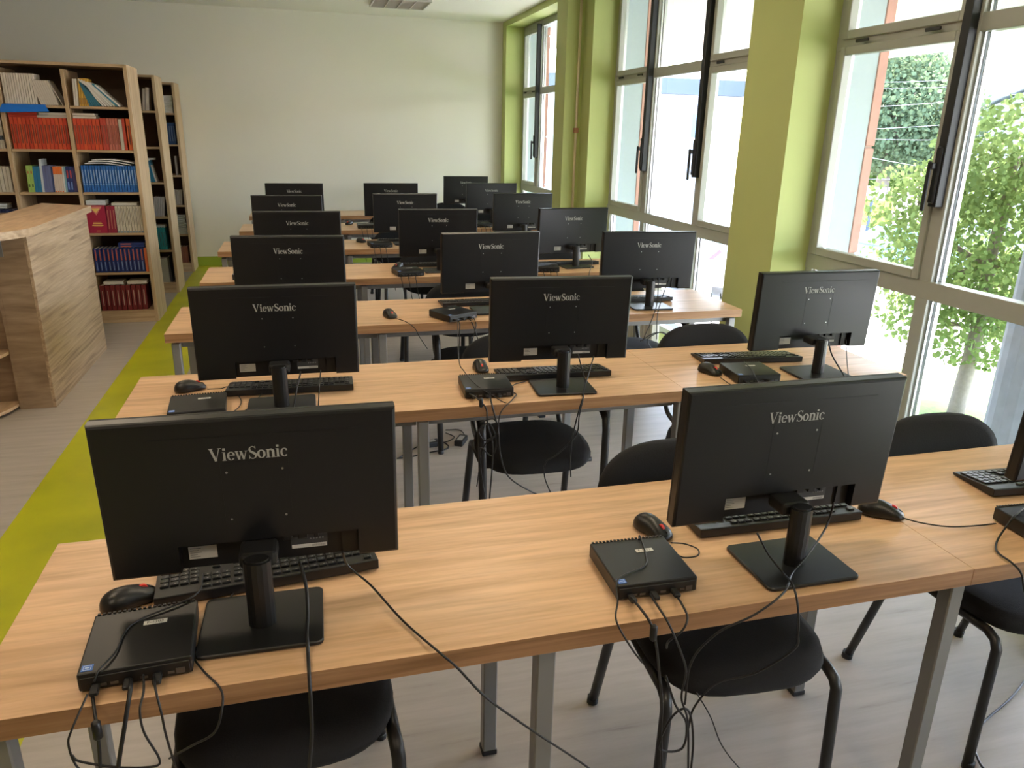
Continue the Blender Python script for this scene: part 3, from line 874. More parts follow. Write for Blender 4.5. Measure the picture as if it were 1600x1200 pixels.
for r, s, x, y, a, arms in CH:
    lab = 'black upholstered chair%s, %s' % (' with armrests, facing the camera' if arms else ' tucked under the desk', seatname(r, s))
    if arms and not usedB: c = chB; usedB = True; c.location = (x, y, 0); c.rotation_euler = (0, 0, math.radians(a)); c['label'] = lab; c['group'] = 'office chairs'
    elif not arms and not usedA: c = chA; usedA = True; c.location = (x, y, 0); c.rotation_euler = (0, 0, math.radians(a)); c['label'] = lab; c['group'] = 'office chairs'
    else: dup(chB if arms else chA, (x, y, 0), math.radians(a), lab, 'office chairs')

# ---------------------------------------------------------------- reception counter
t = thing('reception_counter', 'wood-grain reception counter with rounded overhanging top, left of the green floor stripe', 'counter', (-1.54, 5.0, 0))
def cp_(name, mat, *boxes, bev=.001):
    bm = bmn()
    for c, s in boxes: bx(bm, (c[0]+1.54, c[1]-5.0, c[2]), s, bev)
    return build(name, bm, mat, t)
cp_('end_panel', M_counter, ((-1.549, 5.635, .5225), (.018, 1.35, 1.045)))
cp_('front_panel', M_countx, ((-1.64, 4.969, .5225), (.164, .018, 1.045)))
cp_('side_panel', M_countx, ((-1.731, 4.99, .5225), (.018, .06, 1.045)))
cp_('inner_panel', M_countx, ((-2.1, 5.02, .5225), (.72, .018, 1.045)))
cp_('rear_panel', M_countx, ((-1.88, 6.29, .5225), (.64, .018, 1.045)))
cp_('bracket', M_steel, ((-1.69, 4.958, .985), (.035, .004, .11)))
for z in (.03, .36, .70):
    bm = bmn()
    pts = [(-2.44, 5.01), (-1.742, 5.01)]+[(-2.09+.348*math.cos(math.radians(q)), 4.98-.36*math.sin(math.radians(q))) for q in range(0, 91, 6)]+[(-2.44, 4.62)]
    prism(bm, [(p[0]+1.54, p[1]-5) for p in pts], z-.009, z+.009, 'z')
    build('rounded_shelf', bm, M_ctop, t)
bm = bmn()
pts = [(-1.508, 6.34), (-1.90, 6.58), (-1.90, 5.35), (-2.75, 5.35), (-2.75, 4.54)]+[(-2.03+.522*math.cos(math.radians(q)), 5.06-.52*math.sin(math.radians(q))) for q in range(90, -1, -6)]
prism(bm, [(p[0]+1.54, p[1]-5) for p in pts], 1.046, 1.090, 'z')
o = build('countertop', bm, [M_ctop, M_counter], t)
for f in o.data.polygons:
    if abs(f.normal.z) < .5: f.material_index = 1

# ---------------------------------------------------------------- bookcases
SH = [1.79, 1.451, 1.111, .772, .435, .097]       # shelf edge centres
BXR = -1.300                                      # right end of every case
def bookcase(y, bays, label, pitch=.468, depth=.44):
    t = thing('bookcase', label, 'bookcase', (BXR, y, 0), 0, 'wood-look bookcases')
    wtot = bays*pitch+.02; th = .022; Ht = 2.125
    p = lambda name, mat, *b: part(name, mat, t, *b, bev=.001)
    p('end_panel', M_shelf, ((-.014, depth/2, Ht/2), (.028, depth, Ht)))
    p('end_panel', M_shelf, ((-wtot, depth/2, Ht/2), (.028, depth, Ht)))
    for k in range(1, bays): p('divider', M_shelf, ((-.02-k*pitch+.01, depth/2, Ht/2-.02), (.026, depth-.004, Ht-.06)))
    p('top_panel', M_shelfh, ((-wtot/2, depth/2, Ht-.011), (wtot-.03, depth, .022)))
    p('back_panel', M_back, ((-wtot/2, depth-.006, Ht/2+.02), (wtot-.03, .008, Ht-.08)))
    p('plinth', M_shelfh, ((-wtot/2, .012, .043), (wtot-.03, .018, .086)))
    for k in range(bays):
        for z in SH: p('shelf', M_shelfh, ((-.02-k*pitch-pitch/2+.016, depth/2, z), (pitch-.029, depth-.01, .020)))
    return t
bookcase(7.195, 3, 'nearest wood-look bookcase full of coloured books, behind the reception counter')
bookcase(8.50, 2, 'middle of the three bookcases, end panel seen between its neighbours', depth=.42)
bookcase(9.765, 2, 'farthest bookcase, against the cream back wall', depth=.38)

MATC = {}
def cmat(c, r=.55):
    k = tuple(c)
    if k not in MATC: MATC[k] = plain('cover_%d' % len(MATC), c, r, noise=.08, nscale=40)
    return MATC[k]
ORD = ['first', 'second', 'third', 'fourth', 'fifth', 'sixth', 'seventh', 'eighth', 'ninth', 'tenth', 'eleventh', 'twelfth', 'thirteenth', 'fourteenth', 'fifteenth',
       'sixteenth', 'seventeenth', 'eighteenth', 'nineteenth', 'twentieth', 'twenty-first', 'twenty-second']
def book(x, y, z, th, h, d, col, label, group, lean=0.0, bands=(), flat=None, name='book'):
    """upright book with its spine to -y; lower left spine corner at x,y,z; bands = (z0,z1,colour,width share)"""
    bm = bmn()
    mats = [cmat(col), M_paper]
    bx(bm, (th/2, .0015, h/2), (th, .004, h), .0018)
    bx(bm, (.001, d/2, h/2), (.002, d, h)); bx(bm, (th-.001, d/2, h/2), (.002, d, h))
    bx(bm, (th/2, d/2+.001, h/2), (th-.004, d-.006, h-.008), 0, 1)
    for z0, z1, c, ws in bands:
        mats.append(cmat(c)); bx(bm, (th/2, -.0004, (z0+z1)/2*h), (th*ws, .0008, (z1-z0)*h), 0, len(mats)-1)
    if flat is not None:
        Mx = Matrix.Rotation(PI/2, 4, 'Y') @ Matrix.Translation((0, 0, 0)); 
        for v in bm.verts: v.co = Vector((v.co.z, v.co.y, v.co.x))
    elif lean:
        Mx = Matrix.Rotation(lean, 4, 'Y')
        for v in bm.verts: v.co = Mx @ v.co
        zmin = min(v.co.z for v in bm.verts); xmin = min(v.co.x for v in bm.verts)
        for v in bm.verts: v.co.z -= zmin
    o = build(name, bm, mats, None, (x, y, z))
    tag(o, label, name.replace('_', ' '), group)
    return o
def rowof(x0, x1, y, z, n, h, d, colf, lab, grp, bands=(), lean=0.0, jit=.0):
    w_ = (x1-x0)/n
    for i in range(n):
        hh = h+random.uniform(-jit, jit)
        book(x0+i*w_, y+random.uniform(0, .008), z, w_*.86, hh, d, colf(i), lab % ORD[i], grp, lean, bands)
Y1 = 7.21
def bayx(k): return BXR-.02-(k+1)*.468+.026, BXR-.02-k*.468-.006      # inner left, right
zS = [z+.0105 for z in SH]
L0, R0 = bayx(0); L1, R1 = bayx(1); L2, R2_ = bayx(2)
# top shelf right bay
rowof(L0+.035, L0+.070, Y1, zS[0], 2, .205, .15, lambda i: (.62, .58, .52), '%s of the white booklets at the left end of the top right shelf', 'white booklets, top right shelf', lean=.06)
rowof(L0+.074, L0+.145, Y1, zS[0], 4, .21, .15, lambda i: (.62, .36, .05), '%s of four yellow-ochre books on the top right shelf', 'ochre books, top right shelf', [(.05, .3, (.25, .12, .03), .5)], lean=.07)
for i in range(5):
    book(L0+.150+.017*i, Y1, zS[0], .013, .195-.006*i, .15, (.03, .16, .23), '%s of five leaning petrol-blue booklets on the top right shelf' % ORD[i], 'petrol-blue leaning booklets', -.30-.05*i)
for i in range(7):
    c = [(.68, .66, .62), (.68, .66, .62), (.60, .57, .52), (.68, .66, .62), (.62, .60, .56), (.04, .22, .34), (.66, .66, .64)][i]
    book(L0+.245+.021*i, Y1, zS[0], .012, .255-.004*i, .15, c, '%s of the steeply leaning %s at the right end of the top shelf' % (ORD[i], 'blue folder' if i == 5 else 'white booklets'), 'steeply leaning booklets', -.66-.025*i)
# top shelf middle bay
rowof(L1+.012, L1+.245, Y1, zS[0], 13, .232, .16, lambda i: (.66, .60, .52), '%s white paperback from the left on the top shelf, second bay', 'white paperbacks, top shelf')
for i in range(8):
    book(L1+.265+.016*i, Y1, zS[0], .0145, .19, .15, (.60, .54, .46), '%s of eight leaning cream paperbacks beside the white row' % ORD[i], 'leaning cream paperbacks', -.27)
book(L1+.415, Y1+.02, zS[0], .006, .19, .14, (.55, .5, .44), 'single thin cream booklet leaning against the bay divider', None, -.42)
# blue folder hanging over the shelf edge
bm = bmn()
prism(bm, [(.03, .004), (-.020, .003), (-.030, -.003), (-.055, -.062), (-.052, -.064), (-.026, -.008), (-.018, -.001), (.03, 0)], 0, .30, 'x')
for v in bm.verts: v.co.x += (.5-v.co.x/.3)*.06*(v.co.z/-.06 if v.co.z < 0 else 0)*-1; v.co.z += (.012*v.co.x/.3 if v.co.z < -.01 else 0)
o = build('blue_folder', bm, cmat((.01, .18, .72), .3), None, (L1+.0, Y1-.005, zS[0]+.001))
tag(o, 'bright blue plastic folder sticking out over the shelf edge', 'folder')
# orange rows
def orange(i): return [(.62, .075, .03), (.60, .06, .025), (.66, .09, .03)][i % 3]
ob = [(.18, .78, (.20, .05, .03), .42)]
rowof(L1+.018, R1-.004, Y1, zS[1], 14, .243, .17, orange, '%s orange-red yearbook from the left, second shelf, second bay', 'orange-red yearbooks, second bay', ob)
rowof(L0+.006, L0+.205, Y1, zS[1], 7, .243, .17, orange, '%s orange-red yearbook from the left, second shelf, right bay', 'orange-red yearbooks, right bay', ob)
for i in range(2): book(L0+.207+.0225*i, Y1, zS[1], .021, .25, .17, (.50, .06, .035), '%s of two dark red volumes right of the orange yearbooks' % ORD[i], 'dark red volumes', 0, ob)
rowof(L0+.255, L0+.340, Y1, zS[1], 4, .25, .17, lambda i: (.52, .16, .115), '%s of four salmon-coloured volumes in the right bay', 'salmon volumes', ob)
book(L0+.343, Y1, zS[1], .024, .245, .17, (.50, .45, .38), 'single cream volume between the salmon and red ones', None)
book(L0+.370, Y1, zS[1], .020, .25, .17, (.50, .06, .03), 'red volume right of the single cream volume', None)
book(L0+.402, Y1, zS[1], .028, .25, .17, (.68, .13, .03), 'last orange volume by the bookcase end panel', None, 0, ob)
for i, (c, a, b) in enumerate((((.60, .055, .03), .0, .21), ((.60, .055, .03), .0, .21), ((.56, .5, .44), .205, .43), ((.60, .56, .5), .22, .43))):
    k = i % 2
    book(L1+.012+a, Y1+.01, zS[1]+.244+.021*k, .019, b-a, .15, c, ['lower of two orange books lying on the orange row', 'upper of two orange books lying on the orange row', 'lower of two cream books lying on the orange row', 'upper of two cream books lying on the orange row'][i], None, 0, (), True)
for i in range(2): book(L0+.01, Y1+.01, zS[1]+.245+.021*i, .018, .17-.01*i, .15, (.60, .54, .47), ['lower white book lying on top in the right bay', 'upper cream book lying on top in the right bay'][i], None, 0, (), True)
# third shelf, second bay: mixed
x = L1+.070
mix = [(.024, .21, (.33, .50, .12), 'lime-green book with dark blocks', 2), (.026, .205, (.02, .17, .33), 'blue-green book', 2), (.018, .262, (.52, .58, .63), 'tall pale blue-white folder', 1),
       (.021, .21, (.13, .15, .30), 'violet-blue book', 3), (.014, .20, (.03, .05, .14), 'navy thin book', 1), (.017, .205, (.60, .50, .43), 'white book with orange top', 4), (.012, .205, (.62, .62, .6), 'white thin booklet', 1), (.014, .205, (.20, .38, .46), 'light blue booklet', 1),
       (.024, .205, (.02, .04, .17), 'dark navy book with red print', 2), (.014, .20, (.06, .05, .16), 'dark violet book', 3)]
for th, h, c, nm, n in mix:
    for i in range(n):
        b = [(.7, 1.0, (.75, .17, .03), 1.0), (.0, .05, (.75, .17, .03), .6)] if 'orange' in nm else ([(.2, .3, (.08, .12, .03), .5), (.7, .8, (.4, .15, .05), .5)] if 'lime' in nm else ([(.55, .85, (.45, .06, .06), .5), (.1, .4, (.15, .25, .55), .5)] if 'red print' in nm else ()))
        if x+th > R1: break
        pre = '' if n == 1 else ORD[i]+' '
        book(x, Y1, zS[2], th*.95, h, .15, c, '%s%s on the third shelf, second bay' % (pre, nm), None if n == 1 else nm+'s', .035, b); x += th
# third shelf, right bay: blue set
rowof(L0+.012, R0-.004, Y1, zS[2], 20, .215, .16, lambda i: (.015, .12, .42), '%s bright blue volume from the left, third shelf, right bay', 'bright blue volumes', [(.34, .84, (.30, .42, .62), .35), (.27, .30, (.2, .35, .6), .8)])
for i in range(3):
    bm = bmn(); n_ = 10
    for k in range(n_):
        a0 = k/n_; a1 = (k+1)/n_
        zz = lambda q: -.028*max(0, q-.35)**1.5*1.6+.006*math.sin(q*PI)
        prism(bm, [(.32*a0, zz(a0)), (.32*a1, zz(a1)), (.32*a1, zz(a1)+.008), (.32*a0, zz(a0)+.008)], 0, .17, 'y')
    o = build('magazine', bm, cmat((.66, .68, .70)), None, (L0+.045+.028*i, Y1+.012, zS[2]+.226+.0145*i))
    tag(o, ['bottom', 'middle', 'top'][i]+' of three white magazines sagging over the blue volumes', 'magazine', 'sagging white magazines')
# fourth shelf right bay
book(L0+.004, Y1-.004, zS[3], .145, .232, .02, (.36, .012, .05), 'front-facing crimson textbook with a gold triangle on its cover', None, 0, ())
bm = bmn()
gold = cmat((.75, .52, .14)); zc = zS[3]
for tri, mi in (([(.03, .222), (.128, .222), (.079, .150)], 0), ([(.048, .205), (.110, .205), (.079, .170)], 1)):
    prism(bm, [(L0+p[0], zc+p[1]) for p in tri], Y1-.0066+(-.001*mi), Y1-.0045, 'y', mi)
for z0, ww, hh in ((.092, .062, .002), (.080, .07, .007), (.066, .085, .008), (.056, .062, .002), (.02, .03, .004)):
    bx(bm, (L0+.079, Y1-.0052, zc+z0), (ww, .001, hh), 0, 1)
o = bpy.data.objects[[q.name for q in bpy.data.objects if q.name.startswith('book') and q.get('label', '').startswith('front-facing')][0]]
c_ = build('cover_print', bm, [cmat((.62, .20, .16)), gold]); c_.parent = o; c_.location = -o.location
for i in range(3): book(L0+.152+.023*i, Y1, zS[3], .022, .225, .16, (.28, .012, .04), '%s crimson volume right of the front-facing textbook' % ORD[i], 'crimson volumes', .02, [(.15, .85, (.5, .25, .15), .2)])
rowof(L0+.226, R0-.004, Y1, zS[3], 9, .225, .16, lambda i: (.56, .50, .40), '%s cream-spined paperback with wavy print, fourth shelf right bay', 'cream paperbacks, fourth shelf', [(.30, .92, (.22, .17, .12), .18), (.0, .07, (.2, .25, .3), .8)])
for i in range(2): book(L0+.01, Y1+.005, zS[3]+.234+.019*i, .018, .15, .14, (.58, .60, .64), ['lower', 'upper'][i]+' grey-white book lying on the crimson textbook', None, 0, (), True)
book(L0+.20, Y1+.02, zS[3]+.228, .022, .2, .14, (.56, .53, .46), 'cream wad of papers on the cream-spined paperbacks', None, 0, (), True)
# fifth shelf right bay: navy/orange set
rowof(L0+.012, R0-.03, Y1, zS[4], 12, .205, .16, lambda i: (.012, .03, .17), '%s navy volume with orange title, fifth shelf right bay', 'navy volumes with orange titles', [(.5, .95, (.55, .13, .06), .32), (.08, .45, (.2, .3, .55), .25)])
book(R0-.028, Y1, zS[4], .022, .205, .16, (.6, .15, .05), 'orange volume after the navy set', None)
for i in range(2): book(R0-.23, Y1+.02, zS[4]+.21+.02*i, .018, .21, .15, (.015, .04, .2), ['lower', 'upper'][i]+' navy volume lying on the navy set', None, 0, [(.1, .5, (.55, .13, .06), .5)], True)
# bottom shelf right bay: dark red set
rowof(L0+.012, R0-.05, Y1, zS[5], 9, .222, .17, lambda i: (.16, .012, .015), '%s dark red bound volume, bottom shelf right bay', 'dark red bound volumes', [(.2, .8, (.5, .4, .33), .16)], lean=.015)
for i in range(2): book(L0+.05+.19*i, Y1+.01, zS[5]+.230, .024, .16, .15, (.62, .60, .56), ['left', 'right'][i]+' white book lying on the dark red volumes', None, 0, (), True)
# third bay (cut by the left photo edge)
rowof(R2_-.12, R2_-.01, Y1, zS[1], 7, .24, .16, lambda i: (.58, .52, .44), '%s cream book with black band, third bay at the photo edge', 'cream books with black bands', [(.28, .42, (.02, .03, .05), 1.0)])
rowof(R2_-.20, R2_-.008, Y1, zS[2], 7, .20, .16, lambda i: (.58, .53, .44), '%s plain cream volume, third bay at the photo edge', 'plain cream volumes')
rowof(R2_-.18, R2_-.004, Y1, zS[3], 6, .20, .16, lambda i: (.015, .025, .09), '%s dark navy volume, third bay above the counter', 'dark navy volumes, third bay')
for i in range(2): book(R2_-.20, Y1+.01, zS[3]+.207+.02*i, .018, .12, .13, (.5, .55, .58), ['lower', 'upper'][i]+' pale book lying on the dark navy volumes', None, 0, (), True)
# second case
Y2 = 8.52
rr = BXR-.03
book(rr-.115, Y2, zS[0], .022, .20, .15, (.42, .36, .3), 'brown-grey book leaning in the middle bookcase, top shelf', None, .12)
book(rr-.085, Y2, zS[0], .030, .21, .15, (.50, .44, .38), 'beige book leaning in the middle bookcase, top shelf', None, .10)
for i in range(4): book(rr-.17+.024*i, Y2, zS[2], .021, .21, .15, (.02, .20, .36), '%s blue book leaning on the third shelf of the middle bookcase' % ORD[i], 'blue leaning books, middle bookcase', -.15)
book(rr-.075, Y2, zS[2], .010, .225, .15, (.62, .62, .6), 'white booklet leaning beside the blue books of the middle bookcase', None, -.22)
book(rr-.19, Y2+.02, zS[2]+.215, .015, .12, .14, (.55, .58, .6), 'white book lying on the blue leaning books', None, 0, (), True)
for i in range(5): book(rr-.135+.021*i, Y2, zS[3], .017, .195, .15, (.42, .40, .40), '%s grey magazine on the fourth shelf of the middle bookcase' % ORD[i], 'grey magazines, middle bookcase', .13)
for i in range(5): book(rr-.155+.024*i, Y2, zS[4], .022, .225, .16, (.02, .27, .32), '%s teal volume on the fifth shelf of the middle bookcase' % ORD[i], 'teal volumes, middle bookcase', -.03, [(.15, .8, (.05, .1, .14), .3)])
book(rr-.16, Y2+.01, zS[4]+.228, .02, .12, .14, (.55, .6, .6), 'pale book lying on the teal volumes', None, 0, (), True)
book(rr-.14, Y2, zS[5], .085, .25, .15, (.36, .34, .29), 'grey box file on the bottom shelf of the middle bookcase', None, 0, ())
book(rr-.045, Y2, zS[5], .018, .26, .15, (.05, .05, .05), 'black folder beside the grey box file', None, -.06)
# third case
Y3 = 9.785
for i in range(9): book(rr-.13, Y3+.002*i, zS[0]+.021*i, .019, .12, .14, (.60, .58, .54), '%s white book from the bottom of the flat stack, farthest bookcase' % ORD[i], 'flat stack of white books', 0, (), True)
for i in range(6): book(rr-.155+.024*i, Y3, zS[1], .022, .235, .15, (.02, .06, .17), '%s navy volume on the second shelf of the farthest bookcase' % ORD[i], 'navy volumes, farthest bookcase', 0, [(.15, .85, (.15, .2, .3), .3)])
book(rr-.055, Y3, zS[2], .020, .21, .14, (.42, .36, .32), 'lone beige book on the third shelf of the farthest bookcase', None)
for i in range(5): book(rr-.135+.022*i, Y3, zS[3], .019, .17, .14, (.38, .33, .28), '%s worn beige book on the fourth shelf, farthest bookcase' % ORD[i], 'worn beige books', .12)
for i in range(11): book(rr-.125+random.uniform(-.01, .01), Y3+.002, zS[4]+.0205*i, .016, .115, .14, (.50, .50, .48), '%s magazine from the bottom of the untidy pile, farthest bookcase' % ORD[i], 'untidy magazine pile', 0, (), True)
for i in range(4): book(rr-.14+.03*i, Y3, zS[5], .027, .19, .14, (.26, .09, .06), '%s red-brown book on the bottom shelf, farthest bookcase' % ORD[i], 'red-brown books', 0)

